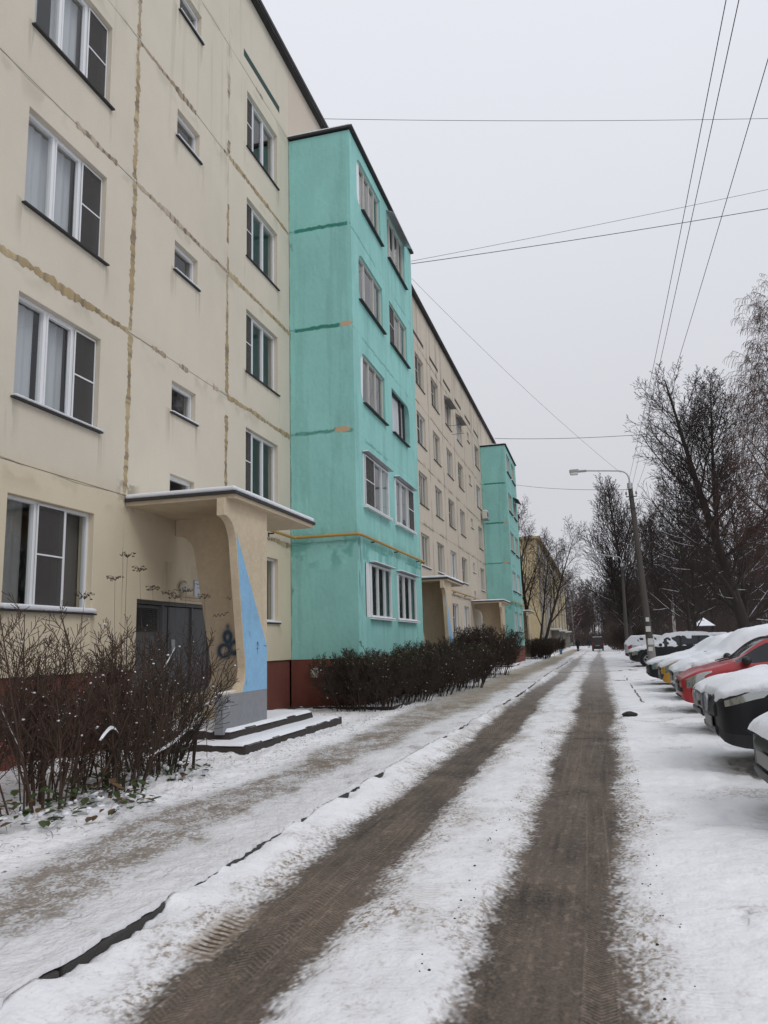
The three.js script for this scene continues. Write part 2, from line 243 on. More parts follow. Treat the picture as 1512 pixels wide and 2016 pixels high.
// ------------------------------------------------------------------ the long panel apartment building (local x = along the street, z = outwards)
const MOD = 3.55, A0 = 7.32, LV = k => 1.26 + 2.8 * k; // storey lines; LV(0) is the top of the plinth
const house = thing('apartment_building', 'long beige five storey panel apartment building with two turquoise balcony towers', 'building', [-7.29, 0, 0], Math.PI / 2);
// painted plaster of the nearest three bays, with stains and hairline cracks where the photograph shows them
const nearTex = makeTex(2048, 2048, (u, v, o) => {
  const a = A0 + u * 10.7, y = v * 17.6;
  let g = 1 + 0.1 * (fbm(a * 0.5, y * 0.5, 4) - 0.5) + 0.07 * (fbm(a * 3, y * 2, 4) - 0.5) + 0.05 * (vn(a * 80, y * 80) - 0.5);
  const run = fbm(a * 5, y * 0.22 + 4, 4);
  let st = 0.16 * sst(0.58, 0.75, run) * sst(9, 16.5, y);
  let br = 0;
  for (let k = 1; k <= 5; k++) { const L = LV(k), dy = y - L + 0.05 * (vn(a * 0.8, k) - 0.5);
    const wv = Math.abs(dy + 0.06 * (fbm(a * 2.2, k * 7, 3) - 0.5));
    br = Math.max(br, 0.5 * (1 - sst(0.004, 0.012, wv)) * sst(0.42, 0.55, fbm(a * 1.3 + k * 9, 2, 3)));
    st += 0.14 * (1 - sst(0, 0.3, Math.abs(dy + 0.12))) * sst(0.5, 0.68, fbm(a * 2.4, y * 2.4 + k, 3));
    // runs under window sills
    for (const [w0, w1] of [[8.27, 10.1], [12.2, 13.15], [15.37, 17.22]]) { const top0 = L - 2.8 + (w0 > 11 && w0 < 14 ? 1.83 : 0.9); const d = top0 - y; if (d > -0.02 && d < 0.8) { const e = Math.min(Math.abs(a - w0 + 0.02), Math.abs(a - w1 - 0.03)); st += 0.22 * (1 - sst(0.02, 0.2, e)) * (1 - sst(0.1, 0.8, d)) * sst(0.45, 0.6, fbm(a * 14, y * 1.2, 3)); st += 0.1 * (1 - sst(0, 0.25, d)) * sst(0.55, 0.7, fbm(a * 10, y * 2, 3)) * (a > w0 && a < w1 ? 1 : 0); } } }
  for (const j of [10.87, 14.42]) { const d = Math.abs(a - j + 0.05 * (fbm(y * 1.5, j, 3) - 0.5)); br = Math.max(br, 0.45 * (1 - sst(0.004, 0.012, d)) * sst(0.45, 0.6, fbm(y * 1.1, j * 3, 3))); st += 0.2 * (1 - sst(0, 0.22, d)) * sst(0.55, 0.7, fbm(a * 3, y * 1.6 + 9, 3)) * sst(7, 15, y); }
  if (y < 4.3 && y > 3.5 && a < 11.4) st += 0.45 * (1 - sst(0.1, 0.5, Math.hypot((a - 10.95) * 1.2, y - 4.15))) * sst(0.4, 0.55, fbm(a * 9, y * 9, 3));
   const gr = 0.02 * sst(10, 14, y) * (0.5 + fbm(a, y, 2));
  g *= 1 - Math.min(0.6, st); g *= 1 - br;
  const wm = 1 - sst(3.9, 4.3, y); o[0] = (0.585 + 0.025 * wm) * g; o[1] = (0.53 + 0.0 * wm) * g + gr * 0.3; o[2] = (0.435 - 0.04 * wm) * g * (1 - 0.12 * Math.min(1, st));
});
const nearM = new THREE.MeshStandardMaterial({ map: nearTex, roughness: 0.95, bumpMap: grainBump, bumpScale: 0.004, side: THREE.DoubleSide });
const midTex = makeTex(2048, 1024, (u, v, o) => {
  const a = 25 + u * 46.5, y = v * 17.6;
  let g = 0.99 + 0.1 * (fbm(a * 0.5, y * 0.5, 4) - 0.5) + 0.09 * (fbm(a * 3, y * 2, 4) - 0.5) + 0.05 * (vn(a * 40, y * 40) - 0.5), st = 0, br = 0;
  st += 0.3 * sst(0.54, 0.7, fbm(a * 3.2, y * 0.2 + 4, 4)) * sst(12.5, 16.5, y);
  for (let k = 1; k <= 5; k++) { const d = Math.abs(y - LV(k) + 0.08 * (fbm(a * 1.2, k * 5, 3) - 0.5)); br = Math.max(br, 0.5 * (1 - sst(0.02, 0.05, d)) * sst(0.42, 0.6, fbm(a * 0.9 + k * 9, 3, 3))); st += 0.22 * (1 - sst(0.0, 0.25, d)) * sst(0.5, 0.62, fbm(a * 2.4, y * 3 + 3, 3)); }
  const m = (a - A0) / MOD, d = Math.abs(m - Math.round(m)) * MOD; br = Math.max(br, 0.55 * (1 - sst(0.02, 0.06, d + 0.04 * (fbm(y * 2, a * 0.3, 2) - 0.5))) * sst(0.4, 0.55, fbm(y * 0.8, Math.round(m) * 3, 3))); st += 0.2 * (1 - sst(0, 0.3, d)) * sst(0.52, 0.7, fbm(a * 4, y * 1.2, 3));
  g *= (1 - Math.min(0.5, st)) * (1 - br); o[0] = 0.56 * g; o[1] = 0.495 * g; o[2] = 0.405 * g * (1 - 0.15 * br);
});
const midM = new THREE.MeshStandardMaterial({ map: midTex, roughness: 0.95, bumpMap: grainBump, bumpScale: 0.004, side: THREE.DoubleSide });
const bayTex = makeTex(1024, 2048, (u, v, o) => {
  const s = u * 8.9, y = v * 15.4, side = s < 1.74, a = s - 1.74;
  let g = 1 + 0.13 * (fbm(s * 0.6 + 3, y * 0.6, 4) - 0.5) + 0.2 * (fbm(s * 2.2, y * 1.4, 4) - 0.5) + 0.07 * (fbm(s * 16, y * 16, 3) - 0.5) + 0.06 * (vn(s * 60, y * 60) - 0.5);
  g -= 0.1 * sst(0.56, 0.72, fbm(s * 4.5, y * 0.3 + 8, 4));
  let r = 0.255 * g, gg = 0.53 * g, b = 0.49 * g, k = 0;
  const over = (m, R, G, Bb) => { r = mix(r, R, m); gg = mix(gg, G, m); b = mix(b, Bb, m); };
  for (let q = 1; q <= 4; q++) { const L = LV(q) + (side ? 0.05 : -0.05), w = side ? 0.055 : 0.035, d = Math.abs(y - L + 0.07 * (fbm(s * 4, q * 3, 3) - 0.5)) - 0.03 * (fbm(s * 9 + q, y * 9, 3) - 0.5);
    const along = side ? sst(0.12, 0.18, s) * (1 - sst([9, 1.7, 1.66, 1.35, 1.62][q], [9, 1.74, 1.72, 1.42, 1.66][q], s)) : sst(0.5, 0.62, fbm(s * 0.9 + q, q, 3)) * 0.55;
    const str = side ? [0, 0.45, 0.6, 0.95, 0.95][q] : 0.7; if (q > 1 || !side) over((1 - sst(w * 0.7, w * 1.1, d + 0.02 * (vn(s * 20, y * 20) - 0.5))) * along * str, 0.02, 0.2, 0.15); 
    if (side) over(0.6 * (1 - sst(0.004, 0.014, Math.abs(d - 0.01))) * sst(0.3, 0.45, fbm(s * 3 + q, q, 3)), 0.05, 0.15, 0.13);
    if (!side) over(0.5 * (1 - sst(0.006, 0.02, d)) * along, 0.04, 0.14, 0.12); }
  // bare patches of plaster at the corner
  if (side) { for (const [y0, s0, w] of [[LV(3) + 0.06, 1.56, 0.16], [LV(2) + 0.07, 1.42, 0.22]]) { const e = Math.hypot((s - s0) / w, (y - y0) / 0.075) + 0.7 * (fbm(s * 11, y * 11, 3) - 0.5); over(1 - sst(0.85, 1, e), 0.5, 0.34, 0.22); }
    over(sst(0.55, 0.6, fbm(s * 12, y * 2.4, 3) + 0.5 * (sst(0.05, 0, s) - 0.45)) * (s < 0.12 ? 0.8 : 0), 0.16, 0.26, 0.22); }
  // mould under the gas pipe and streaks under the sills
  const mo = (1 - sst(0.1, 0.75, Math.abs(y - 3.92))) * sst(0.44, 0.62, fbm(s * 3.4, y * 3.4 + 30, 4) + (side ? 0 : 0.05) * (s < 2.4 ? 2 : 0)); over(mo * 0.5, 0.06, 0.26, 0.22);
  if (!side && a < 0.5 && y < 4.3) { const mk = sst(0.5, 0.66, fbm(s * 9, y * 2.2, 4)) * (1 - sst(0.15, 0.5, a)) * sst(2.0, 3.4, y); over(mk * 0.75, 0.06, 0.1, 0.11); }
  if (!side) for (let q = 0; q < 5; q++) { const d = LV(q) + 1.0 - y; if (d > 0 && d < 1) { const m = sst(0.5, 0.7, fbm(s * 6, y * 0.5 + q, 3)) * (1 - sst(0.1, 1, d)); over(m * 0.25, 0.1, 0.34, 0.3); } }
  o[0] = r; o[1] = gg; o[2] = b;
});
const bayM = new THREE.MeshStandardMaterial({ map: bayTex, roughness: 0.9, bumpMap: grainBump, bumpScale: 0.009, side: THREE.DoubleSide });
function rectPath(P, x0, x1, y0, y1, r = [0, 0, 0, 0]) { // r: bl, br, tr, tl
  P.moveTo(x0 + r[0], y0); P.lineTo(x1 - r[1], y0); if (r[1]) P.quadraticCurveTo(x1, y0, x1, y0 + r[1]); P.lineTo(x1, y1 - r[2]); if (r[2]) P.quadraticCurveTo(x1, y1, x1 - r[2], y1);
  P.lineTo(x0 + r[3], y1); if (r[3]) P.quadraticCurveTo(x0, y1, x0, y1 - r[3]); P.lineTo(x0, y0 + r[0]); if (r[0]) P.quadraticCurveTo(x0, y0, x0 + r[0], y0); return P;
}
function panelGeo(x0, x1, y0, y1, holes, th, bev = 0.006, gap = 0.004) {
  const e = gap + bev, s = rectPath(new THREE.Shape(), x0 + e, x1 - e, y0 + e, y1 - e);
  for (const h of holes) s.holes.push(rectPath(new THREE.Path(), ...h));
  const g = new THREE.ExtrudeGeometry(s, { depth: th - bev, bevelEnabled: true, bevelThickness: bev, bevelSize: bev, bevelSegments: 1, curveSegments: 8 }); g.translate(0, 0, -th); return g;
}
function setUV(g, f) { const p = g.attributes.position, n = g.attributes.normal, uv = new Float32Array(p.count * 2); for (let i = 0; i < p.count; i++) { const q = f(p.getX(i), p.getY(i), p.getZ(i), n.getX(i), n.getZ(i)); uv[2 * i] = q[0]; uv[2 * i + 1] = q[1]; } g.setAttribute('uv', new THREE.BufferAttribute(uv, 2)); return g; }
const cache = {}; const cached = (k, f) => cache[k] || (cache[k] = f());
function wavy(w, h, amp, per, seed) { const g = new THREE.PlaneGeometry(w, h, Math.ceil(w / per * 6), 1), p = g.attributes.position; for (let i = 0; i < p.count; i++) p.setZ(i, amp * Math.sin((p.getX(i) + seed) / per * 6.283) * (0.7 + 0.5 * vn(p.getX(i) * 3 + seed, 1))); g.computeVertexNormals(); return g; }
// a window: frame mesh with panes, sill and whatever hangs behind or in front of it. origin: lower left of the opening
function makeWindow(x, y, w, h, o = {}) {
  const z = o.z ?? -0.14, fw = o.fw ?? 0.05, sash = o.sash || [0.36, 0.68], fm = o.frame || MT.white, xs = [0, ...sash.map(t => t * w), w];
  const key = ['win', w, h, sash.join(), fw, o.thin].join('|');
  const fg = cached(key, () => { const L = [B(w, fw, 0.07, w / 2, fw / 2), B(w, fw, 0.07, w / 2, h - fw / 2), B(fw, h - 2 * fw, 0.07, fw / 2, h / 2), B(fw, h - 2 * fw, 0.07, w - fw / 2, h / 2)];
    for (const t of sash) L.push(B(o.thin || fw * 1.25, h - 2 * fw, 0.074, t * w, h / 2)); 
    if (!o.thin) for (let i = 0; i < xs.length - 1; i++) if (i % 2 === 1 || w < 1.2) { const a = xs[i] + fw * 0.7, b = xs[i + 1] - fw * 0.7, s = 0.026; L.push(B(b - a, s, 0.05, (a + b) / 2, fw + s / 2, 0.022), B(b - a, s, 0.05, (a + b) / 2, h - fw - s / 2, 0.022), B(s, h - 2 * fw - 2 * s, 0.05, a + s / 2, h / 2, 0.022), B(s, h - 2 * fw - 2 * s, 0.05, b - s / 2, h / 2, 0.022)); }
    return M(L); });
  const win = part('window', fg, fm, house, [x, y, z]);
  for (let i = 0; i < xs.length - 1; i++) { const a = xs[i] + fw * 0.5, b = xs[i + 1] - fw * 0.5; const p = part('pane', cached(['pane', (b - a).toFixed(3), h].join(), () => new THREE.PlaneGeometry(b - a, h - fw)), MT.glass, win, [(a + b) / 2, h / 2, 0.004 * ((i * 7) % 3 - 1)]); p.rotation.y = ((i * 13 + Math.round(x * 7 + y * 3)) % 5 - 2) * 0.006; p.rotation.x = ((i * 5 + Math.round(x * 3 + y * 5)) % 5 - 2) * 0.004; }
  if (o.screen !== undefined) { const i = o.screen, a = xs[i] + fw * 0.6, b = xs[i + 1] - fw * 0.6; part('insect_screen', cached(['scr', (b - a).toFixed(3), h].join(), () => B(b - a, h - fw * 1.6, 0.004)), MT.screen, win, [(a + b) / 2, h / 2, 0.05]); part('screen_frame', cached(['scf', (b - a).toFixed(3), h].join(), () => M([B(b - a, 0.022, 0.014, 0, 0.01), B(b - a, 0.025, 0.014, 0, h / 2 - fw * 0.8), B(b - a, 0.025, 0.014, 0, -h / 2 + fw * 0.8), B(0.022, h - fw * 2, 0.013, (b - a) / 2), B(0.022, h - fw * 2, 0.013, -(b - a) / 2)])), fm, win, [(a + b) / 2, h / 2, 0.055]); }
  if (o.sill !== false) { const so = o.sillOut ?? 0.05, dz = -z + so; const sg = cached(['sill', w, dz].join(), () => { const g = B(w + 0.1, 0.025, dz, w / 2, -0.02, dz / 2); g.rotateX(0.12); return g; }); part('sill', sg, o.sillMat || MT.roofEdge, win); 
    if (o.snow) part('sill_snow', cached(['ssn', w, dz, o.snow].join(), () => { const g = new RoundedBoxGeometry(w + 0.06, o.snow, dz - 0.01, 3, o.snow * 0.45); g.translate(w / 2, o.snow / 2 - 0.008, dz / 2 + 0.02); const p = g.attributes.position; for (let i = 0; i < p.count; i++) if (p.getY(i) > 0.01) p.setY(i, p.getY(i) + 0.012 * (vn(p.getX(i) * 6, p.getZ(i) * 9) - 0.5)); g.rotateX(0.1); return g; }), MT.snow, win); }
  for (const [m, t0, t1_, kind] of o.curtain || []) { part(kind || 'curtain', cached(['cur', (w * (t1_ - t0)).toFixed(3), h, m === MT.blind].join(), () => wavy(w * (t1_ - t0), h - 0.02, m === MT.blind ? 0.004 : 0.012, 0.17, x)), m, win, [w * (t0 + t1_) / 2, h / 2, -0.14]); }
  return win;
}
const near18 = 10.7;
const uvNear = g => setUV(g, (x, y, z, nx) => [(x - A0 + z * (Math.abs(nx) > 0.5 ? 1 : 0)) / 10.7, y / 17.6]);
const uvMid = g => setUV(g, (x, y, z, nx) => [(x - 25 + z * (Math.abs(nx) > 0.5 ? 1 : 0)) / 46.5, y / 17.6]);
const rW = rng(31);
// which modules carry what: w window, s stair, h hidden plain
const mods = []; for (let i = -3; i < 18; i++) { const a = A0 + i * MOD; let k = 'w'; if (i === 1 || i === 6 || i === 11 || i === 16) k = 's'; if (i < 0) k = 'w'; if (i === 3 || i === 4 || i === 13 || i === 14) k = 'b'; mods.push([i, a, k]); }
const WN = { w: [0.95, 2.78], r: [0.98, 2.83] };
for (const [i, a, k] of mods) {
  const b = a + MOD, nearP = i >= 0 && i < 3, fin = g => nearP ? uvNear(g) : uvMid(g), mm = nearP ? nearM : (i < 3 ? MT.beige : midM), uvf = i < 0 || i === 3 || i === 4 ? g => g : fin;
  for (let f = 0; f < 5; f++) {
    const y0 = LV(f), y1 = LV(f + 1), holes = [];
    if (k === 'w') holes.push([a + 0.95, a + 2.78, y0 + 0.9, y0 + 2.38]);
    if (k === 's' && f > 0) { holes.push([a + 1.36, a + 2.26, y0 + 1.83, y0 + 2.42]); if (f === 1) holes.push([a + 1.36, a + 2.26, y0 + 0.06, y0 + 0.66]); }
    if (k === 's' && f === 0) { for (const [p0, p1, q0] of [[a, a + 0.42, y0], [a + 0.42, a + 3.1, y0 + 1.15], [a + 3.1, b, y0]]) part('wall_panel', uvf(panelGeo(p0, p1, q0, y1, [], 0.26, 0.001, 0.0002)), mm, house); }
    else part('wall_panel', uvf(panelGeo(a, b, y0, y1, holes, 0.26)), mm, house);
    if (k === 'w') {
      const L = i === 0, R = i === 2, midw = i > 4; const op = { sillMat: MT.roofEdge };
      if (L) { op.sash = [0.36, 0.7]; op.screen = f === 0 ? 1 : 2; op.snow = f === 0 ? 0.07 : f === 1 ? 0.03 : 0; op.sillOut = 0.07; op.curtain = f === 0 ? [[MT.curtainDark, 0, 0.33], [MT.blind, 0.68, 1, 'blind']] : [[], [[MT.curtain, 0, 0.34], [MT.curtain, 0.4, 0.69]], [[MT.curtain, 0, 0.69]], [[MT.curtain, 0, 0.2], [MT.curtain, 0.36, 0.69]], [[MT.curtain, 0.02, 0.6]]][f]; }
      else if (R) { op.sash = [0.27, 0.62]; op.screen = 0; op.snow = f < 2 ? 0.04 : 0; op.curtain = f === 0 ? [[MT.curtainDark, 0.6, 1]] : []; }
      else { op.sash = rW() < 0.5 ? [0.5] : [0.33, 0.67]; if (rW() < 0.4) op.screen = 0; op.snow = f < 2 ? 0.05 : 0; op.fw = 0.055; op.frame = rW() < 0.55 ? MT.offwhite : MT.white; op.curtain = rW() < 0.3 ? [[rW() < 0.6 ? MT.curtain : MT.curtainDark, 0, 0.3 + 0.5 * rW()]] : []; }
      if (L) makeWindow(a + 0.95, y0 + 0.9, 1.83, 1.48, op); else makeWindow(a + 0.95, y0 + 0.9, 1.83, 1.48, op);
    }
    if (k === 's' && f > 0) { makeWindow(a + 1.36, y0 + 1.83, 0.9, 0.59, { sash: [], snow: 0.02, fw: 0.05 }); if (f === 1) makeWindow(a + 1.36, y0 + 0.06, 0.9, 0.6, { sash: [], sill: false, fw: 0.05 }); }
  }
  // attic band with vent slot, roof edge
  const va = a + 0.75, vb = a + 2.95, hole = (i >= 2 && k !== 'b') || i === 1 ? [[va, vb, 15.62, 15.83]] : [];
  if (i >= -3) { part('attic_panel', uvf(panelGeo(a, b, LV(5), 17.48, i === 0 ? [] : (i === 1 ? [] : hole), 0.26)), mm, house); }
  if (hole.length && i > 1) part('vent_slot', B(vb - va, 0.21, 0.02, (va + vb) / 2, 15.725, -0.018), i === 2 ? mat(0.006, 0.042, 0.032, 0.7) : mat(0.05, 0.035, 0.03, 0.9), house);
  // plinth under the wall
  if (k !== 'b') for (const [p0, p1, q1] of k === 's' ? [[a, a + 0.42, LV(0)], [a + 3.1, b, LV(0)], [a + 0.42, a + 3.1, 0.3]] : [[a, b, LV(0)]]) part('plinth_panel', panelGeo(p0, p1, -0.25, q1, [], 0.24).translate(0, 0, -0.04), MT.plinth, house);
}
{ // shell: floors, cross walls, back wall, roof
  const L0 = A0 - 3 * MOD, L1 = A0 + 18 * MOD, len = L1 - L0, c = (L0 + L1) / 2, G = [];
  for (let f = 0; f <= 6; f++) G.push(B(len - 0.4, 0.18, 4.0, c, (f < 6 ? LV(f) : 17.2) - 0.05, -2.31)); G.push(B(len - 0.2, 17.2, 0.2, c, 8.7, -4.4));
  for (let i = -3; i <= 18; i++) G.push(B(0.16, 17.1, 4.0, A0 + i * MOD + (i === -3 ? 0.1 : i === 18 ? -0.1 : 0), 8.6, -2.3));
  part('interior', M(G), MT.interior, house);
  part('end_wall', B(0.22, 17.6, 12, L1 + 0.12, 8.75, -6.0), MT.beige, house); part('end_wall', B(0.22, 17.6, 12, L0 - 0.12, 8.75, -6.0), MT.beige, house); part('rear_wall', B(len, 17.6, 0.25, c, 8.75, -12), MT.beige, house);
  part('roof', B(len + 0.5, 0.1, 12.3, c, 17.54, -5.95), MT.roofEdge, house);
  // ragged drip edge
  const n = 300, sh = new THREE.Shape(); sh.moveTo(0, 0.07); for (let i = 0; i <= n; i++) sh.lineTo(len * i / n, -0.05 - 0.035 * vn(i * 0.7, 4)); sh.lineTo(len, 0.07); const g = new THREE.ExtrudeGeometry(sh, { depth: 0.012, bevelEnabled: false }); g.translate(L0, 17.5, 0.16); part('roof_edge', g, MT.roofEdge, house);
}
// sealant smeared over the panel joints of the near bays
{
  const sealM = new THREE.MeshStandardMaterial({ vertexColors: true, roughness: 0.9, bumpMap: grainBump, bumpScale: 0.006, side: THREE.DoubleSide });
  function strip(x0, y0, x1, y1, wid, seed, cover, palette) {
    const len = Math.hypot(x1 - x0, y1 - y0), dx = (x1 - x0) / len, dy = (y1 - y0) / len, n = Math.ceil(len / 0.025), pos = [], col = [], idx = []; let prev = false;
    for (let i = 0; i <= n; i++) {
      const s = i / n * len, on = cover + 0.9 * (fbm(s * 1.1 + seed, seed * 1.7, 3) - 0.5) > 0.5, nb = 0.35 * fbm(s * 7 + seed, 3, 3) + 0.65 * fbm(s * 1.8 + seed, 8, 2); const w = wid * (0.15 + 1.45 * nb), off = 0.05 * (fbm(s * 1.6, seed, 3) - 0.5) + 0.012 * (vn(s * 22, seed) - 0.5);
      const cx = x0 + dx * s - dy * off, cy = y0 + dy * s + dx * off, jl = w * (0.45 + 1.0 * vn(s * 21, seed + 5)), jr = w * (0.45 + 1.0 * vn(s * 21, seed + 9));
      if (!on) { prev = false; continue; }
      const base = pos.length / 3, t = fbm(s * 2.1 + seed * 3, 1, 3), t2_ = vn(s * 17, seed); const p = palette, q = sst(0.35, 0.65, t); const c = [0, 1, 2].map(k => mix(p[0][k], p[1][k], q) * (0.85 + 0.3 * t2_)); const dkc = sst(0.58, 0.7, fbm(s * 13 + seed, 6, 3)); for (let k = 0; k < 3; k++) c[k] = mix(c[k], p[2][k], dkc * 0.7);
      for (const [o, zz, dm] of [[-jl - 0.002, 0.0006, 0.92], [-jl * 0.9, 0.005, 1], [0, 0.007 + 0.004 * vn(s * 30, seed), 0.95], [jr * 0.9, 0.005, 1], [jr + 0.002, 0.0006, 0.92]]) { pos.push(cx - dy * o, cy + dx * o, zz + 0.0015); col.push(c[0] * dm, c[1] * dm, c[2] * dm); }
      if (prev) for (let k = 0; k < 4; k++) { const a = base - 5 + k, b = base + k; idx.push(a, a + 1, b, a + 1, b + 1, b); } prev = true;
    }
    if (!idx.length) return; const g = new THREE.BufferGeometry(); g.setAttribute('position', new THREE.Float32BufferAttribute(pos, 3)); g.setAttribute('color', new THREE.Float32BufferAttribute(col, 3)); g.setAttribute('uv', new THREE.Float32BufferAttribute(pos.filter((_, i) => i % 3 < 2), 2)); g.setIndex(idx); g.computeVertexNormals(); pieces('joint_sealant', g, sealM, house, 12);
  }
  const och = [[0.42, 0.335, 0.2], [0.36, 0.27, 0.15], [0.17, 0.135, 0.1]], pal = [[0.44, 0.37, 0.28], [0.33, 0.26, 0.18], [0.1, 0.085, 0.07]];
  for (const [j, cv] of [[1, [0, 0.85, 0.75, 0.75, 0.62]], [2, [0, 0.55, 0.85, 0.68, 0.45]]]) for (let f = 1; f < 5; f++) strip(A0 + j * MOD, LV(f) + 0.06, A0 + j * MOD, LV(f + 1) - 0.04, 0.062, j * 10 + f * 3.3, cv[f], f < 4 ? och : pal);
  const hc = [[0.3, 0.85, 0.45, 0.3], [0.3, 0.55, 0.75, 0.5, 0.4], [0.5, 0.7, 0.85, 0.82, 0.35]];
  for (let i = 0; i < 3; i++) for (let f = 1; f <= 5; f++) strip(A0 + i * MOD + 0.05, LV(f), A0 + (i + 1) * MOD - 0.05, LV(f), 0.058, i * 7 + f * 5.1 + 40, hc[i][f - 1] ?? 0.4, (i === 0 && f === 2) || (i === 2 && f < 5) ? och : pal);
}
// ------------------------------------------------------------------ turquoise balcony towers
const tealPlain = bayM;
function bay(i0, near) {
  const a0 = A0 + i0 * MOD, a1 = a0 + 2 * MOD, D = 1.74, W = a1 - a0;
  const uvB = g => setUV(g, (x, y, z, nx, nz) => Math.abs(nz) > 0.5 ? [(1.74 + (x - a0)) / 8.9, y / 15.4] : [Math.max(0.001, z) / 8.9, y / 15.4]);
  // openings per floor: [x0,x1,y0,y1,radii] relative
  for (let f = 0; f < 5; f++) {
    const y0 = f ? LV(f) : LV(0) , y1 = f < 4 ? LV(f + 1) : 15.2, s = LV(f) + 1.0, R = 0.42;
    const boxy = near && (f === 0 || f === 1), oa = [a0 + 0.62, a0 + 3.05, s, s + 1.36, boxy ? [0, 0, 0, 0] : [R * 0.8, 0, 0, R]], ob = [a0 + 3.82, a1 - 1.0, s, s + 1.36, near && f === 2 ? [0, R, R, 0] : [0, 0, 0, 0]];
    if (near && f === 4) { oa[3] += 0.06; ob[3] += 0.2; }
    const g = panelGeo(a0, a1, y0, y1, [oa, ob], 0.16, 0.002, 0.0006); g.translate(0, 0, D); part('balcony_front_panel', uvB(g), bayM, house);
    for (const e of [0, 1]) { const q = panelGeo(0.0, D - 0.16, y0, y1, [], 0.16, 0.002, 0.0006); q.rotateY(-Math.PI / 2); q.translate(e ? a1 - 0.16 : a0 , 0, 0); q.computeVertexNormals(); part('balcony_side_panel', uvB(q), bayM, house); }
    part('balcony_floor', B(W - 0.34, 0.14, D - 0.2, (a0 + a1) / 2, y0 + 0.05, (D - 0.2) / 2), MT.interior, house);
    // glazing
    const zf = D - 0.1;
    const spec = near ? {
      a: [{ x: 0.42, w: 2.0, sash: [0.33, 0.67], cur: [] }, { x: 0.0, w: 2.43, sash: [0.36, 0.68], snow: 0, screen: 0, cur: [] }, { x: 0.2, w: 2.2, sash: [0.35, 0.66], cur: [[MT.curtainDark, 0, 0.34]] }, { x: 0.0, w: 2.43, sash: [0.3, 0.68], cur: [[MT.curtain, 0, 0.3]] }, { x: 0.4, w: 2.03, sash: [0.25, 0.5, 0.75], cur: [[MT.curtainDark, 0, 0.5]] }][f],
      b: [{ x: 0, w: 2.28, sash: [0.33, 0.66], cur: [] }, { x: 0, w: 2.28, sash: [0.3, 0.64], screen: 2, cur: [] }, { x: 0, w: 1.86, sash: [0.72], cur: [[MT.curtain, 0, 1]] }, { x: 0, w: 2.28, sash: [0.34, 0.67], screen: 0, cur: [] }, { x: 0, w: 2.28, sash: [0.24, 0.5, 0.76], cur: [[MT.curtain, 0, 0.4]] }][f]
    } : { a: { x: 0.0, w: 2.43, sash: [0.33, 0.66], cur: [[MT.curtainDark, 0, 0.6]] }, b: { x: 0, w: 2.28, sash: [0.33, 0.66], cur: [[MT.curtainDark, 0.2, 0.8]] } };
    for (const [key, o] of [['a', oa], ['b', ob]]) {
      const q = spec[key], h = o[3] - o[2], bx = near && f === 0 || near && f === 1;
      const w = Math.min(q.w, o[1] - o[0] - q.x);
      const win = makeWindow(o[0] + q.x, o[2], w, h, { z: bx ? D + 0.005 : zf, fw: bx ? 0.055 : 0.042, thin: 0.034, sash: q.sash, screen: q.screen, curtain: q.cur, sill: false, frame: f === 2 && key === 'b' && near ? MT.dark : f < 2 ? MT.white : MT.offwhite });
      const out = 0;
      part('sill', cached(['bs', w, bx].join(), () => { const g = B(w + 0.08, 0.03, bx ? 0.14 : 0.2, w / 2, -0.03, bx ? 0.06 : 0.1); g.rotateX(0.1); return g; }), bx ? MT.white : MT.roofEdge, win);
      if (f < 2 || !near) part('sill_snow', cached(['bss', w, bx].join(), () => RB(w, 0.035, bx ? 0.1 : 0.12, w / 2, 0.0, bx ? 0.08 : 0.13, 0.016, 2)), MT.snow, win);
      if (bx) { part('visor', cached(['bv', w].join(), () => { const g = B(w + 0.12, 0.012, 0.2, w / 2, h + 0.03, 0.08); g.rotateX(0); return g; }), MT.steel, win); part('visor_snow', cached(['bvs', w].join(), () => RB(w + 0.08, 0.03, 0.15, w / 2, h + 0.05, 0.08, 0.014, 2)), MT.snow, win); if (key === 'a') part('infill_panel', RB(0.28, h + 0.04, 0.02, -0.15, h / 2, -0.02, 0.008, 2), MT.white, win); }
      if (near && q.x > 0.1 && !bx) { const s = rectPath(new THREE.Shape(), 0, q.x + 0.02, 0, h, [R * 0.8, 0, 0, R]); const g2 = new THREE.ExtrudeGeometry(s, { depth: 0.02, bevelEnabled: false }); part('infill_panel', g2, MT.white, win, [-q.x, 0, 0.02]); }
      if (near && f === 4 && key === 'b') { const g3 = B(w + 0.1, 0.02, 0.34, w / 2, 0, 0.17); g3.rotateX(0.5); g3.translate(0, h + 0.02, 0.06); part('visor', g3, MT.steel, win); }
      if (!near && f === 3 && key === 'b') { const g3 = B(w + 0.2, 0.02, 0.5, w / 2, 0, 0.25); g3.rotateX(0.45); g3.translate(0, h + 0.12, 0.06); part('visor', g3, MT.dark, win); }
    }
  }
  part('balcony_roof', B(W + 0.14, 0.06, D + 0.1, (a0 + a1) / 2, 15.27, (D + 0.1) / 2), MT.roofEdge, house); part('roof_snow', RB(W + 0.1, 0.05, D + 0.04, (a0 + a1) / 2, 15.325, (D + 0.02) / 2, 0.02, 2), MT.snow, house);
  part('balcony_plinth', B(W - 0.02, LV(0) + 0.25, D - 0.02, (a0 + a1) / 2, (LV(0) - 0.25) / 2, (D - 0.02) / 2 - 0.005), MT.plinth, house);
  if (near) part('notice', B(0.02, 0.22, 0.19, a0 + 0.005, 0.94, 0.6), MT.offwhite, house);
}
bay(3, true); bay(13, false);

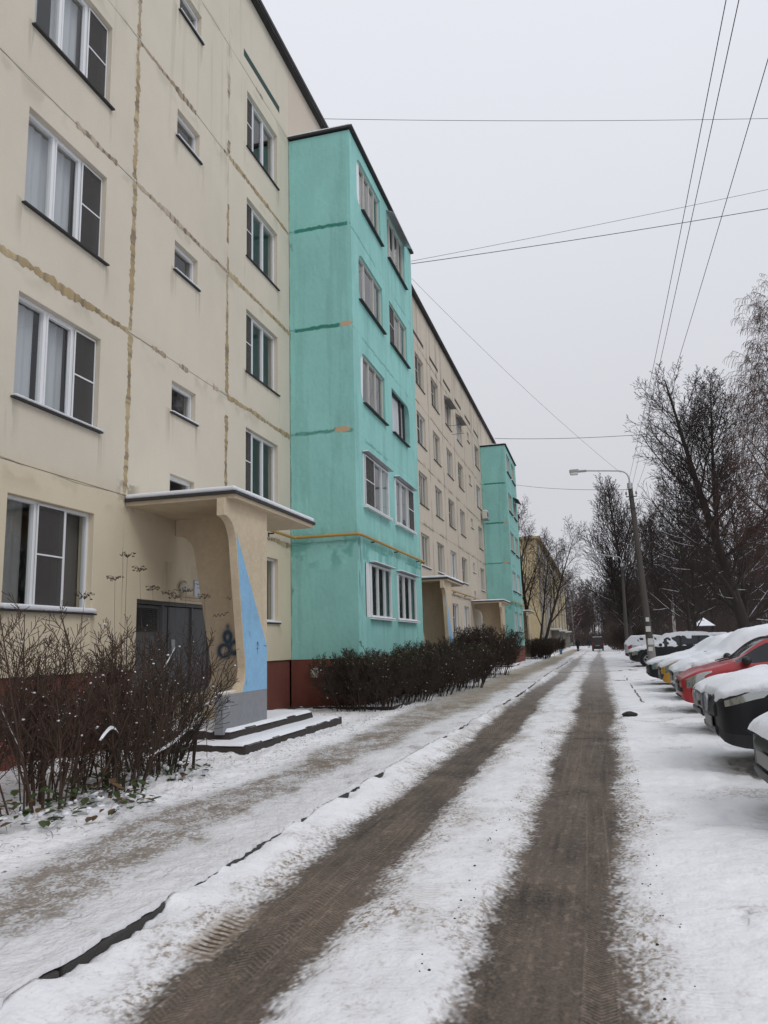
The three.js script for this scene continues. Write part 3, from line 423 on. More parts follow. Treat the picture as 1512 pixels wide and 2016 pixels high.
// ------------------------------------------------------------------ entrance canopies
function entrance(i0, blue) {
  const a = A0 + i0 * MOD, near = i0 === 1, P = [];
  // entrance wall door leaves and frame (opening runs from the platform up)
  const d0 = a + 0.43, dw = 2.66, door = part('entrance_door', M([B(dw, 0.06, 0.1, d0 + dw / 2, 2.375, -0.12), B(0.06, 2.06, 0.1, d0 + 0.03, 1.36, -0.12), B(0.05, 2.0, 0.1, d0 + 0.92, 1.35, -0.12), B(0.05, 2.0, 0.1, d0 + 1.95, 1.35, -0.12), B(0.05, 2.0, 0.1, d0 + dw - 0.03, 1.35, -0.12)]), MT.door, house);
  part('door_leaf', B(0.83, 1.98, 0.04, d0 + 0.48, 1.34, -0.14), MT.door, door); part('door_leaf', B(1.0, 1.98, 0.045, d0 + 1.44, 1.34, -0.14), MT.door, door); part('side_panel', B(0.66, 1.98, 0.04, d0 + 2.3, 1.34, -0.142), MT.door, door); part('door_handle', B(0.03, 0.22, 0.05, d0 + 1.06, 1.3, -0.09), MT.steel, door); if (near) part('intercom', RB(0.12, 0.2, 0.03, d0 + 1.32, 1.65, -0.1, 0.008), MT.steel, door);
  part('louvre', M(Array.from({ length: 12 }, (_, k) => { const g = B(0.62, 0.02, 0.03); g.rotateX(0.6); g.translate(d0 + 0.48, 1.9 + k * 0.033, -0.11); return g; })), MT.dark, door);
  part('door_seam', B(0.02, 1.98, 0.02, d0 + 1.15, 1.34, -0.118), MT.black, door);
  if (near) {
    const lamp = part('wall_lamp', (() => { const g = new THREE.LatheGeometry([[0, 0.02], [0.1, 0.02], [0.125, 0.05], [0.12, 0.075]].map(p => new THREE.Vector2(...p)), 20); g.rotateX(Math.PI / 2); g.translate(a + 1.83, 2.68, 0); return g; })(), MT.offwhite, house);
    part('lamp_glass', (() => { const g = new THREE.SphereGeometry(0.115, 16, 8, 0, 6.3, 0, 1.57); g.scale(1, 0.55, 1); g.rotateX(Math.PI / 2); g.translate(a + 1.83, 2.68, 0.07); return g; })(), mat(0.5, 0.48, 0.42, 0.3), lamp);
    part('sign_plate', B(0.3, 0.34, 0.012, a + 2.43, 2.68, 0.012), (() => { const c = document.createElement('canvas'); c.width = 256; c.height = 300; const x = c.getContext('2d'); x.fillStyle = '#c9ccd6'; x.fillRect(0, 0, 256, 300); x.strokeStyle = '#5a6a8a'; x.lineWidth = 6; x.strokeRect(6, 6, 244, 288); x.fillStyle = '#22263a'; x.font = 'bold 44px sans-serif'; x.textAlign = 'center'; x.fillText('Подъезд', 128, 72); x.font = '26px sans-serif'; x.fillStyle = '#4a5068'; x.fillText('квартиры', 128, 130); x.font = 'bold 44px sans-serif'; x.fillText('1', 128, 215); const t = new THREE.CanvasTexture(c); t.colorSpace = THREE.SRGBColorSpace; return new THREE.MeshStandardMaterial({ map: t, roughness: 0.5 }); })(), house);
    part('cable_duct', M([B(1.0, 0.045, 0.03, a + 2.3, 2.48, 0.016), B(1.0, 0.03, 0.03, a + 2.3, 2.53, 0.016)]), MT.beigeWarm, house);
  }
  const can = part('entrance_canopy', M([B(MOD - 0.05, 0.09, 1.94, a + MOD / 2, 3.93, 0.97)]), MT.beigeWarm, house);
  part('canopy_edge', M([B(MOD + 0.02, 0.05, 0.03, a + MOD / 2, 3.975, 1.955), B(0.03, 0.05, 1.94, a + 0.0, 3.975, 0.97), B(0.03, 0.05, 1.94, a + MOD, 3.975, 0.97), B(MOD, 0.02, 1.93, a + MOD / 2, 3.987, 0.965)]), MT.roofEdge, can);
  const sg = new RoundedBoxGeometry(MOD + 0.02, 0.085, 1.96, 4, 0.04); { const p = sg.attributes.position; for (let q = 0; q < p.count; q++) if (p.getY(q) > 0) p.setY(q, p.getY(q) + 0.02 * (vn(p.getX(q) * 2, p.getZ(q) * 3) - 0.5)); } sg.translate(a + MOD / 2, 4.04, 0.975); part('canopy_snow', sg, MT.snow, can);
  // front fin: curved near edge; local x along street
  const f0 = a - 0.02 + 0.0, fe = a + 1.58, s = new THREE.Shape(), off = f0 - 10.85;
  s.moveTo(10.85 + off, 0.88); s.lineTo(10.87 + off, 0.9);
  s.lineTo(11.12 + off, 0.9); s.quadraticCurveTo(11.6 + off, 0.9, 11.615 + off, 1.25); s.lineTo(11.36 + off, 2.65); s.lineTo(11.29 + off, 3.1); s.quadraticCurveTo(11.24 + off, 3.6, 10.85 + off, 3.62); s.lineTo(10.85 + off, 3.885); s.lineTo(12.45 + off, 3.885); s.lineTo(12.45 + off, 0.88); s.closePath();
  const fg = new THREE.ExtrudeGeometry(s, { depth: 0.13, bevelEnabled: true, bevelSize: 0.006, bevelThickness: 0.006, bevelSegments: 1, curveSegments: 14 }); fg.translate(0, 0, 1.66); const fin = part('canopy_fin', fg, MT.beigeWarm, house);
  const base = new THREE.ExtrudeGeometry(rectPath(new THREE.Shape(), 10.85 + off, 12.45 + off, 0.3, 0.88, [0, 0, 0, 0.02]), { depth: 0.14, bevelEnabled: false }); base.translate(0, 0, 1.656); part('fin_base', base, near ? rough(0.27, 0.28, 0.3, 0.8) : MT.concrete, fin);
  const bs = RB(0.5, 0.025, 0.13, 11.05 + off, 0.91, 1.725, 0.011, 2); part('snow', bs, MT.snow, fin);
  if (blue) { const t = new THREE.Shape(); t.moveTo(11.26 + off, 3.38); t.lineTo(12.44 + off, 1.59); t.lineTo(12.44 + off, 0.88); t.lineTo(11.5 + off, 0.88); t.quadraticCurveTo(11.625 + off, 1.0, 11.61 + off, 1.3); t.lineTo(11.37 + off, 2.63); t.closePath(); const g = new THREE.ExtrudeGeometry(t, { depth: 0.003, bevelEnabled: false, curveSegments: 8 }); g.translate(0, 0, 1.797); part('blue_paint', g, rough(0.27, 0.52, 0.76, 0.7, 0.002), fin); }
  // side wall with the tall rounded opening next to the facade
  const w = new THREE.Shape(); const pts = [[0.01, 0.3], [0.01, 0.81], [0.43, 0.81]]; w.moveTo(0.01, 0.3); w.lineTo(0.01, 0.81); w.lineTo(0.45, 0.81); w.quadraticCurveTo(0.77, 0.81, 0.765, 1.2); w.lineTo(0.41, 3.2); w.quadraticCurveTo(0.36, 3.58, 0.01, 3.6); w.lineTo(0.01, 3.885); w.lineTo(1.66, 3.885); w.lineTo(1.66, 0.3); w.closePath();
  const wg = new THREE.ExtrudeGeometry(w, { depth: 0.12, bevelEnabled: true, bevelSize: 0.005, bevelThickness: 0.005, bevelSegments: 1, curveSegments: 14 }); wg.rotateY(-Math.PI / 2); wg.translate(12.57 + off, 0, 0); const sw = part('canopy_side_wall', wg, MT.beigeWarm, house);
  if (near) { // spray-paint doodles
    const ink = (pts, r, m) => { const g = tube(pts.map(([o, y]) => [12.447 + off, y, o]), r, 5, 40); const p = g.attributes.position; for (let k = 0; k < p.count; k++) p.setX(k, 12.4435 + off + (p.getX(k) - 12.447 - off) * 0.06); g.computeVertexNormals(); part('graffiti', g, m, sw); };
    { const rings = [[1.0, 1.53, 0.1, 0.1], [1.2, 1.58, 0.085, 0.1], [1.06, 1.76, 0.06, 0.085]], n = 256, d = new Uint8Array(n * n * 4); for (let j = 0; j < n; j++) for (let i = 0; i < n; i++) { const o = 0.8 + i / n * 0.6, y = 1.25 + j / n * 0.8; let v = 0; for (const [cx, cy, rx, ry] of rings) { const q = Math.abs(Math.hypot((o - cx) / rx, (y - cy) / ry) - 1) * rx; v = Math.max(v, 0.95 * Math.exp(-Math.pow(q / 0.034, 2)) + 0.3 * Math.exp(-Math.pow(q / 0.075, 2))); } v = Math.max(v, 0.85 * Math.exp(-Math.pow(Math.hypot(o - 1.06, (y - 1.93) * 0.7) / 0.04, 2))); v *= 0.7 + 0.5 * fbm(o * 30, y * 30, 3); const e = Math.min(1, v) * 205, k = (j * n + i) * 4; d[k] = d[k + 1] = d[k + 2] = e; d[k + 3] = 255; } const t = new THREE.DataTexture(d, n, n, THREE.RGBAFormat, THREE.UnsignedByteType); t.magFilter = THREE.LinearFilter; t.needsUpdate = true; const g = new THREE.PlaneGeometry(0.6, 0.8); g.rotateY(-Math.PI / 2); g.translate(12.4415 + off, 1.65, 1.1); part('graffiti', g, mat(0.03, 0.085, 0.15, 0.8, { alphaMap: t, transparent: true }), sw); }
    ink([[0.78, 2.12], [0.81, 2.16], [0.84, 2.11], [0.88, 2.17], [0.91, 2.12], [0.95, 2.17], [0.99, 2.13], [1.03, 2.18], [1.08, 2.19]], 0.006, MT.black); ink([[1.03, 2.42], [1.06, 2.46], [1.1, 2.4], [1.12, 2.45]], 0.004, MT.dark);
    const zf = 1.803, ink2 = (p2) => { const g = tube(p2.map(([x, y]) => [x + off, y, zf]), 0.005, 5, 20); const p = g.attributes.position; for (let k = 0; k < p.count; k++) p.setZ(k, zf + (p.getZ(k) - zf) * 0.15); g.computeVertexNormals(); part('graffiti', g, MT.dark, fin); };
    ink2([[12.02, 1.62], [12.06, 1.66], [12.1, 1.6]]); ink2([[12.02, 1.55], [12.1, 1.56]]); ink2([[12.06, 1.66], [12.05, 1.47]]); ink2([[12.3, 1.6], [12.42, 1.59]]); ink2([[11.75, 1.83], [11.76, 1.75]]); ink2([[11.62, 0.98], [11.65, 1.05]]);
  }
  if (i0 !== 16) { // steps
    const t = thing('entrance_steps', near ? 'snowy two step concrete platform at the nearest entrance' : i0 === 6 ? 'snowy concrete platform at the second entrance behind the hedge' : 'snowy concrete platform at the third entrance', 'steps', [-7.29, 0, -(a + MOD / 2)], Math.PI / 2, 'entrance steps');
    const L = near ? MOD : MOD;
    const worn = (w, h, d, y, z0, sd) => { const g = new THREE.BoxGeometry(w, h, d, 70, 5, 30), p = g.attributes.position; for (let k = 0; k < p.count; k++) { const x = p.getX(k), yy = p.getY(k), z = p.getZ(k), e = (Math.abs(x) > w / 2 - 0.03 || z > d / 2 - 0.03) && yy > h / 2 - 0.05 ? 1 : 0, n = 0.018 * (fbm(x * 5 + sd, z * 5 + yy * 6, 3) - 0.5) - e * 0.03 * sst(0.5, 0.7, fbm(x * 3 + sd, z * 3, 3)); p.setXYZ(k, x + Math.sign(x) * n * (Math.abs(x) > w / 2 - 0.01 ? 1 : 0), yy + (e ? n : 0), z + (z > d / 2 - 0.01 ? n : 0)); } g.translate(0, y, z0); g.computeVertexNormals(); return g; };
    part('step', worn(L - 0.05, 0.5, 1.88, 0.1, 0.95, 3), MT.dkConcrete, t); part('step', worn(L + 0.75, 0.4, 2.32, 0, 1.17, 8), MT.dkConcrete, t);
    const sn = (w, d, y, z0, seed) => { const g = new THREE.PlaneGeometry(w, d, 60, 24); g.rotateX(-Math.PI / 2); const p = g.attributes.position; for (let k = 0; k < p.count; k++) { const ex = Math.min(w / 2 - Math.abs(p.getX(k)), d / 2 - Math.abs(p.getZ(k))); p.setY(k, y + (0.032 + 0.02 * (fbm(p.getX(k) * 3 + seed, p.getZ(k) * 3, 3) - 0.5)) * sst(-0.01, 0.06, ex) - 0.012 * (1 - sst(0, 0.03, ex))); p.setX(k, p.getX(k) * (1 - 0.01 * vn(p.getZ(k) * 7, seed))); } g.translate(0, 0, z0); g.computeVertexNormals(); return g; };
    part('snow', sn(L - 0.06, 1.88, 0.344, 0.95, 3), MT.snow, t); part('snow', sn(L + 0.74, 2.3, 0.198, 1.18, 9), MT.snow, t);
  }
}
entrance(1, true); entrance(6, true); entrance(11, false); entrance(16, false);

{ // yellow gas pipe running along the wall and round the towers
  const p = thing('gas_pipe', 'yellow gas pipe running along the facade at first floor level', 'pipe', [-7.29, 0, 0], Math.PI / 2); const y = 4.235, o = 0.14, O = 1.74 + 0.1;
  const poly = (pts, r = 0.036) => { const c = new THREE.CurvePath(); for (let i = 0; i < pts.length - 1; i++) { const A = new THREE.Vector3(...pts[i]), Bq = new THREE.Vector3(...pts[i + 1]), d = Bq.clone().sub(A).normalize().multiplyScalar(0.09); const s = i ? A.clone().add(d) : A, e = i < pts.length - 2 ? Bq.clone().sub(d) : Bq; c.add(new THREE.LineCurve3(s, e)); if (i < pts.length - 2) { const d2 = new THREE.Vector3(...pts[i + 2]).sub(Bq).normalize().multiplyScalar(0.09); c.add(new THREE.QuadraticBezierCurve3(e, Bq, Bq.clone().add(d2))); } } return M(c.curves.map(k => new THREE.TubeGeometry(k, k.isLineCurve3 ? 1 : 6, r, 10, false))); };
  const T = A0 + 3 * MOD, T2 = A0 + 5 * MOD, U = A0 + 13 * MOD, U2 = A0 + 15 * MOD;
  part('pipe', poly([[14.9, y, o], [T - 0.12, y, o], [T - 0.12, y, O], [T2 + 0.12, y, O], [T2 + 0.12, y, o], [46.6, y, o]]), MT.pipe, p);
  part('pipe', poly([[46.4, y, o], [U - 0.12, y, o], [U - 0.12, y, O], [U2 + 0.12, y, O], [U2 + 0.12, y, o], [68, y, o]]), MT.pipe, p);
  part('pipe', poly([[14.12, 4.5, 0.11], [14.12, 4.62, 0.11], [14.32, 4.62, 0.11], [14.32, 4.05, 0.11]], 0.03), MT.pipe, p);
  const br = (x, z, s = 1) => part('bracket', M([B(0.03, 0.03, 0.16, x, y - 0.05, z - 0.08), B(0.03, 0.1, 0.02, x, y - 0.07, z - 0.13)]), MT.dkConcrete, p);
  for (const x of [16.6, 26.5, 33, 37, 40.5, 44, 47.5, 51]) br(x, o); for (const x of [T + 1.2, T + 3.6, T + 6.4, U + 1.2, U + 5]) br(x, O);
}
{ // things on the facade
  const ac = thing('air_conditioner', 'white outdoor air conditioner unit on the wall beside the far tower', 'air conditioner', [-7.29, 9.85, -52.6], Math.PI / 2);
  part('case', RB(0.78, 0.55, 0.3, 0, 0.3, 0.3, 0.02), MT.offwhite, ac); part('fan_grille', (() => { const g = new THREE.TorusGeometry(0.2, 0.015, 6, 20); g.translate(-0.1, 0.3, 0.455); return M([g, ...[0.05, 0.1, 0.15].map(r => { const q = new THREE.TorusGeometry(r, 0.008, 4, 16); q.translate(-0.1, 0.3, 0.455); return q; })]); })(), MT.dark, ac); part('bracket', M([B(0.03, 0.03, 0.5, -0.3, 0.0, 0.25), B(0.03, 0.03, 0.5, 0.3, 0.0, 0.25)]), MT.dark, ac); part('snow', RB(0.76, 0.05, 0.3, 0, 0.6, 0.3, 0.02), MT.snow, ac);
  for (const [i, f] of [[9, 4], [10, 4]]) { const a = A0 + i * MOD; const v = thing('window_awning', i === 9 ? 'metal awning over the top window nearer the vent row' : 'metal awning over the top window beside the stair windows', 'awning', [-7.29, LV(4) + 2.45, -(a + 1.86)], Math.PI / 2, 'awnings over top floor windows'); const s = new THREE.Shape(); s.moveTo(0, 0); s.lineTo(0.34, -0.26); s.lineTo(0, -0.26); s.closePath(); const g = new THREE.ExtrudeGeometry(s, { depth: 2, bevelEnabled: false }); g.rotateY(-Math.PI / 2); g.translate(1, 0, 0); part('sheet', g, mat(0.16, 0.15, 0.14, 0.6), v); }
  const lb = thing('clothes_bracket', 'thin metal clothes drying bracket below a top floor window', 'bracket', [-7.29, LV(4) + 0.75, -(A0 + 9 * MOD + 2)], Math.PI / 2); part('rods', M([bar([-0.9, 0, 0], [-0.9, 0, 0.7], 0.012), bar([0.9, 0, 0], [0.9, 0, 0.7], 0.012), bar([-0.9, 0, 0.65], [0.9, 0, 0.65], 0.01)]), MT.dark, lb);
}
// ------------------------------------------------------------------ bare trees and shrubs
class Twigs { // collects tapering tubes
  constructor() { this.p = []; this.n = []; this.i = []; this.sp = []; this.si = []; }
  path(pts, rad, sides) {
    const base = this.p.length / 3; let ux = 0, uy = 0, uz = 0;
    for (let k = 0; k < pts.length; k++) {
      const a = pts[Math.max(0, k - 1)], b = pts[Math.min(pts.length - 1, k + 1)]; let dx = b[0] - a[0], dy = b[1] - a[1], dz = b[2] - a[2]; const l = Math.hypot(dx, dy, dz) || 1; dx /= l; dy /= l; dz /= l;
      if (k === 0) { if (Math.abs(dy) < 0.8) { ux = -dz; uy = 0; uz = dx; } else { ux = 0; uy = -dz; uz = dy; } }
      const dt = ux * dx + uy * dy + uz * dz; ux -= dt * dx; uy -= dt * dy; uz -= dt * dz; const ul = Math.hypot(ux, uy, uz) || 1; ux /= ul; uy /= ul; uz /= ul;
      const vx = dy * uz - dz * uy, vy = dz * ux - dx * uz, vz = dx * uy - dy * ux, r = rad[k];
      for (let s = 0; s < sides; s++) { const t = s / sides * 6.2832, c = Math.cos(t), q = Math.sin(t), nx = ux * c + vx * q, ny = uy * c + vy * q, nz = uz * c + vz * q; this.p.push(pts[k][0] + nx * r, pts[k][1] + ny * r, pts[k][2] + nz * r); this.n.push(nx, ny, nz); }
      if (k) for (let s = 0; s < sides; s++) { const o = base + (k - 1) * sides, s2 = (s + 1) % sides; this.i.push(o + s, o + s2, o + sides + s, o + s2, o + sides + s2, o + sides + s); }
    }
  }
  snow(pts, rad, th) { // a ridge of snow along the upper side
    const b0 = this.sp.length / 3;
    for (let k = 0; k < pts.length; k++) { const a = pts[Math.max(0, k - 1)], b = pts[Math.min(pts.length - 1, k + 1)]; let dx = b[0] - a[0], dz = b[2] - a[2]; const l = Math.hypot(dx, dz) || 1, sx = -dz / l, sz = dx / l, r = rad[k], e = (k === 0 || k === pts.length - 1) ? 0.15 : 1; const [x, y, z] = pts[k];
      this.sp.push(x + sx * r * 0.95, y + r * 0.35, z + sz * r * 0.95, x, y + r + th * e, z, x - sx * r * 0.95, y + r * 0.35, z - sz * r * 0.95);
      if (k) { const o = b0 + (k - 1) * 3; this.si.push(o, o + 1, o + 3, o + 1, o + 4, o + 3, o + 1, o + 2, o + 4, o + 2, o + 5, o + 4); } }
  }
  geo() { const g = new THREE.BufferGeometry(); g.setAttribute('position', new THREE.Float32BufferAttribute(this.p, 3)); g.setAttribute('normal', new THREE.Float32BufferAttribute(this.n, 3)); g.setIndex(this.i); return g; }
  snowGeo() { const g = new THREE.BufferGeometry(); g.setAttribute('position', new THREE.Float32BufferAttribute(this.sp, 3)); g.setIndex(this.si); g.computeVertexNormals(); return g; }
}
const V = (a, b, t) => [a[0] + b[0] * t, a[1] + b[1] * t, a[2] + b[2] * t];
const nrm = a => { const l = Math.hypot(...a) || 1; return [a[0] / l, a[1] / l, a[2] / l]; };
/* lv[k]: {n children per branch, len ratio, ang, seg, sides, wob, up, r ratio, from} */
function growTree(seed, P) {
  const R = rng(seed), trunk = new Twigs(), crown = new Twigs();
  const g1 = () => (R() + R() + R()) / 1.5 - 1;
  function branch(p, d, len, r, lev, tip) {
    const L = P.lv[lev], ns = L.seg, pts = [p], rad = [r], dirs = [d]; let q = p, dd = d;
    for (let k = 1; k <= ns; k++) { dd = nrm([dd[0] + g1() * L.wob, dd[1] + g1() * L.wob * 0.7 + L.up / ns, dd[2] + g1() * L.wob]); q = V(q, dd, len / ns); pts.push(q); dirs.push(dd); rad.push(Math.max(P.rmin, r * (1 - (k / ns) * (1 - tip)))); }
    (lev === 0 ? trunk : crown).path(pts, rad, L.sides);
    if (P.snow && lev > 0 && lev <= (P.snowLev || 2) && Math.abs(d[1]) < 0.7 && R() < P.snow) { const a = Math.floor(R() * ns * 0.4); crown.snow(pts.slice(a), rad.slice(a), (lev === 1 ? 0.05 : 0.028) * (P.snowTh || 1)); }
    const N = P.lv[lev + 1]; if (!N) return;
    const cnt = Math.max(1, Math.round(N.n * (0.75 + 0.5 * R()) * (lev === 0 ? 1 : Math.min(1.3, 0.35 + len / (P.H * 0.2))))); let az = R() * 6.28;
    for (let c = 0; c < cnt; c++) {
      const t = N.from + (1 - N.from) * Math.pow((c + R() * 0.9) / cnt, N.pw || 0.9), f = Math.min(ns - 0.001, t * ns), k = Math.floor(f), pp = V(pts[k], [pts[k + 1][0] - pts[k][0], pts[k + 1][1] - pts[k][1], pts[k + 1][2] - pts[k][2]], f - k), pd = dirs[k + 1], pr = mix(rad[k], rad[k + 1], f - k);
      az += 2.4 + g1() * 0.5; const ang = N.ang * (0.75 + 0.5 * R()) * (lev === 0 && P.topAng ? mix(1, P.topAng, t) : 1);
      const ax = Math.abs(pd[1]) < 0.9 ? nrm([-pd[2], 0, pd[0]]) : [1, 0, 0], bx = [pd[1] * ax[2] - pd[2] * ax[1], pd[2] * ax[0] - pd[0] * ax[2], pd[0] * ax[1] - pd[1] * ax[0]];
      const ca = Math.cos(ang), sa = Math.sin(ang), c2 = Math.cos(az), s2 = Math.sin(az), nd = nrm([pd[0] * ca + (ax[0] * c2 + bx[0] * s2) * sa, pd[1] * ca + (ax[1] * c2 + bx[1] * s2) * sa, pd[2] * ca + (ax[2] * c2 + bx[2] * s2) * sa]);
      const env = lev === 0 ? (P.env ? P.env(t) : mix(1, 0.35, t)) : mix(1.05, 0.55, t);
      branch(pp, nd, len * N.len * env * (0.75 + 0.5 * R()), Math.min(pr * 0.8, pr * N.r * (0.8 + 0.4 * R())), lev + 1, N.tip ?? 0.25);
    }
  }
  for (const s of P.stems || [{ p: [0, -0.15, 0], d: [0, 1, 0], len: P.H, r: P.r }]) branch(s.p, nrm(s.d), s.len, s.r, 0, P.lv[0].tip ?? 0.12);
  return { trunk: trunk.geo(), crown: crown.geo(), snow: P.snow ? (() => { trunk.sp = crown.sp; trunk.si = crown.si; return crown.snowGeo(); })() : null };
}
const bark = mat(0.042, 0.034, 0.03, 0.95), barkBrown = mat(0.06, 0.044, 0.036, 0.95), barkGrey = mat(0.1, 0.092, 0.085, 0.95), twigM = mat(0.045, 0.033, 0.03, 0.95), twigRed = mat(0.085, 0.05, 0.042, 0.95), birchM = (() => { const t = makeTex(64, 512, (u, v, o) => { const k = sst(0.62, 0.7, fbm(u * 6, v * 60, 3)) * 0.85; o[0] = mix(0.55, 0.05, k); o[1] = mix(0.53, 0.045, k); o[2] = mix(0.5, 0.04, k); }); return mat(0.9, 0.9, 0.9, 0.8); })(); birchM.color.setRGB(0.42, 0.4, 0.38);
const branchSnow = mat(0.8, 0.82, 0.86, 0.85);
function plantTree(name, label, cat, pos, seed, P, mats, group, ry = 0, sc = 1) {
  const t = thing(name, label, cat, pos, ry, group), G = growTree(seed, P); t.scale.setScalar(sc);
  part('trunk', G.trunk, mats[0], t); part('crown', G.crown, mats[1], t); if (G.snow) part('snow', G.snow, branchSnow, t).userData.kind = 'stuff'; return t;
}
// the dark leaning tree behind the parked cars
const bigP = { H: 16.5, r: 0.34, rmin: 0.0095, snow: 0.3, snowTh: 0.45, lv: [{ seg: 14, sides: 9, wob: 0.045, up: 0.25, tip: 0.1 }, { n: 46, len: 0.31, ang: 1.1, seg: 8, sides: 5, wob: 0.2, up: 0.3, r: 0.36, from: 0.13, tip: 0.3 }, { n: 10, len: 0.42, ang: 0.75, seg: 5, sides: 4, wob: 0.18, up: 0.3, r: 0.5, from: 0.12 }, { n: 10, len: 0.5, ang: 0.75, seg: 4, sides: 3, wob: 0.2, up: 0.2, r: 0.55, from: 0.1 }, { n: 3, len: 0.55, ang: 0.65, seg: 2, sides: 3, wob: 0.22, up: 0.1, r: 0.65, from: 0.1 }], topAng: 0.5, env: t => t < 0.55 ? mix(0.8, 1.0, t / 0.55) : mix(1, 0.2, (t - 0.55) / 0.45), stems: [{ p: [0.15, -0.2, 0], d: [-0.25, 1, 0.05], len: 16.6, r: 0.36 }, { p: [-1.35, 6.2, 0.1], d: [0.06, 1, -0.1], len: 10.2, r: 0.15 }] };
plantTree('deciduous_tree', 'tall dark leaning bare tree rising behind the parked cars', 'tree', [7.9, 0.1, -46], 11, bigP, [bark, twigM]);
// drooping birch at the right edge
const birchP = { H: 17.4, r: 0.24, rmin: 0.0075, snow: 0, lv: [{ seg: 14, sides: 8, wob: 0.03, up: 0.1, tip: 0.06 }, { n: 40, len: 0.3, ang: 0.85, seg: 8, sides: 4, wob: 0.08, up: 0.05, r: 0.34, from: 0.22 }, { n: 17, len: 0.5, ang: 0.8, seg: 6, sides: 3, wob: 0.12, up: -0.7, r: 0.42, from: 0.15 }, { n: 12, len: 0.75, ang: 0.6, seg: 5, sides: 3, wob: 0.1, up: -2.4, r: 0.5, from: 0.2, tip: 0.5 }], topAng: 0.5, env: t => mix(1, 0.4, t) };
plantTree('birch_tree', 'tall weeping birch at the right edge of the view', 'tree', [9.5, 0.1, -41], 23, birchP, [birchM, twigRed]);
// cone-shaped tree beyond the lamp post
const coneP = { H: 17, r: 0.32, rmin: 0.018, snow: 0.25, snowTh: 0.5, lv: [{ seg: 12, sides: 8, wob: 0.03, up: 0.1, tip: 0.08 }, { n: 46, len: 0.34, ang: 0.8, seg: 6, sides: 4, wob: 0.1, up: 0.45, r: 0.3, from: 0.14 }, { n: 12, len: 0.45, ang: 0.6, seg: 4, sides: 3, wob: 0.14, up: 0.35, r: 0.5, from: 0.1 }, { n: 8, len: 0.5, ang: 0.6, seg: 3, sides: 3, wob: 0.16, up: 0.2, r: 0.6, from: 0.1 }], topAng: 0.55, env: t => t < 0.3 ? 0.85 : mix(1, 0.28, (t - 0.3) / 0.7) };
plantTree('deciduous_tree', 'cone shaped bare tree beside the lane beyond the lamp post', 'tree', [3.0, 0.05, -82], 37, { ...coneP, stems: [{ p: [0, -0.15, 0], d: [-0.07, 1, 0], len: 17, r: 0.32 }, { p: [0.2, 0.4, 0], d: [-0.2, 1, 0.1], len: 9, r: 0.16 }] }, [bark, twigM]);
const cone2 = plantTree('deciduous_tree', 'slender bare tree just behind the cone shaped tree', 'tree', [6.4, 0.05, -95], 39, { ...coneP, H: 15, r: 0.2 }, [bark, twigM]);
// spreading tree in front of the yellow building
const sprP = { H: 13.5, r: 0.2, rmin: 0.0085, snow: 0, lv: [{ seg: 9, sides: 7, wob: 0.06, up: 0.2, tip: 0.12 }, { n: 13, len: 0.5, ang: 0.62, seg: 7, sides: 4, wob: 0.12, up: 0.25, r: 0.5, from: 0.25 }, { n: 10, len: 0.45, ang: 0.6, seg: 5, sides: 3, wob: 0.16, up: 0.15, r: 0.5, from: 0.15 }, { n: 8, len: 0.5, ang: 0.6, seg: 4, sides: 3, wob: 0.16, up: -0.15, r: 0.55, from: 0.1 }, { n: 3, len: 0.6, ang: 0.5, seg: 2, sides: 3, wob: 0.2, up: -0.1, r: 0.7, from: 0.2 }], stems: [{ p: [-0.3, -0.1, 0], d: [-0.06, 1, 0], len: 13, r: 0.2 }, { p: [0.35, -0.1, 0.1], d: [0.34, 1, 0], len: 11, r: 0.17 }, { p: [0.2, -0.1, -0.2], d: [0.2, 1, 0.1], len: 10, r: 0.12 }] };
plantTree('deciduous_tree', 'many stemmed spreading bare tree in front of the yellow building', 'tree', [-5.6, 0.1, -71], 51, sprP, [bark, twigM]);
// more trees behind the cars
const medP = { H: 13, r: 0.2, rmin: 0.016, snow: 0.16, snowTh: 0.45, lv: [{ seg: 9, sides: 6, wob: 0.05, up: 0.2, tip: 0.1 }, { n: 30, len: 0.36, ang: 0.9, seg: 5, sides: 4, wob: 0.14, up: 0.25, r: 0.4, from: 0.12 }, { n: 9, len: 0.45, ang: 0.7, seg: 4, sides: 3, wob: 0.16, up: 0.1, r: 0.5, from: 0.12 }, { n: 7, len: 0.5, ang: 0.6, seg: 3, sides: 3, wob: 0.16, up: 0.05, r: 0.55, from: 0.1 }], topAng: 0.6, env: t => mix(1, 0.35, t) };
const medA = growTree(61, medP), medB = growTree(67, { ...medP, H: 15 });
const addMed = (G, label, x, z, s, ry, m = [bark, twigM], nm = 'deciduous_tree') => { const t = thing(nm, label, 'tree', [x, 0.05, z], ry, 'bare trees of the grove behind the cars'); t.scale.setScalar(s); part('trunk', G.trunk, m[0], t); part('crown', G.crown, m[1], t); part('snow', G.snow, branchSnow, t).userData.kind = 'stuff'; };
addMed(medA, 'bushy bare tree left of the leaning tree, behind the black off-road car', 6.5, -60, 0.95, 0.4);
addMed(medB, 'bare tree right of the leaning tree, behind the snowy fence', 14, -62, 1, 1.4);
addMed(medA, 'bare tree behind the white gazebo roof', 11, -84, 1.15, 2.6);
addMed(medB, 'pale birch standing between the lamp post and the gazebo', 8.5, -98, 1.1, 3.4, [birchM, twigRed], 'birch_tree');
addMed(medA, 'pale birch standing at the end of the lane beyond the walkers', -6.5, -208, 1.4, 4.4, [birchM, twigRed], 'birch_tree');
addMed(medB, 'bare tree at the far right, half hidden by the weeping birch', 19, -75, 1.2, 5.1);
addMed(medB, 'dense bare tree filling the gap between lamp post and leaning tree', 5.6, -54, 0.8, 2.2); addMed(medA, 'bare tree directly behind the leaning tree', 9.6, -57, 1, 4);
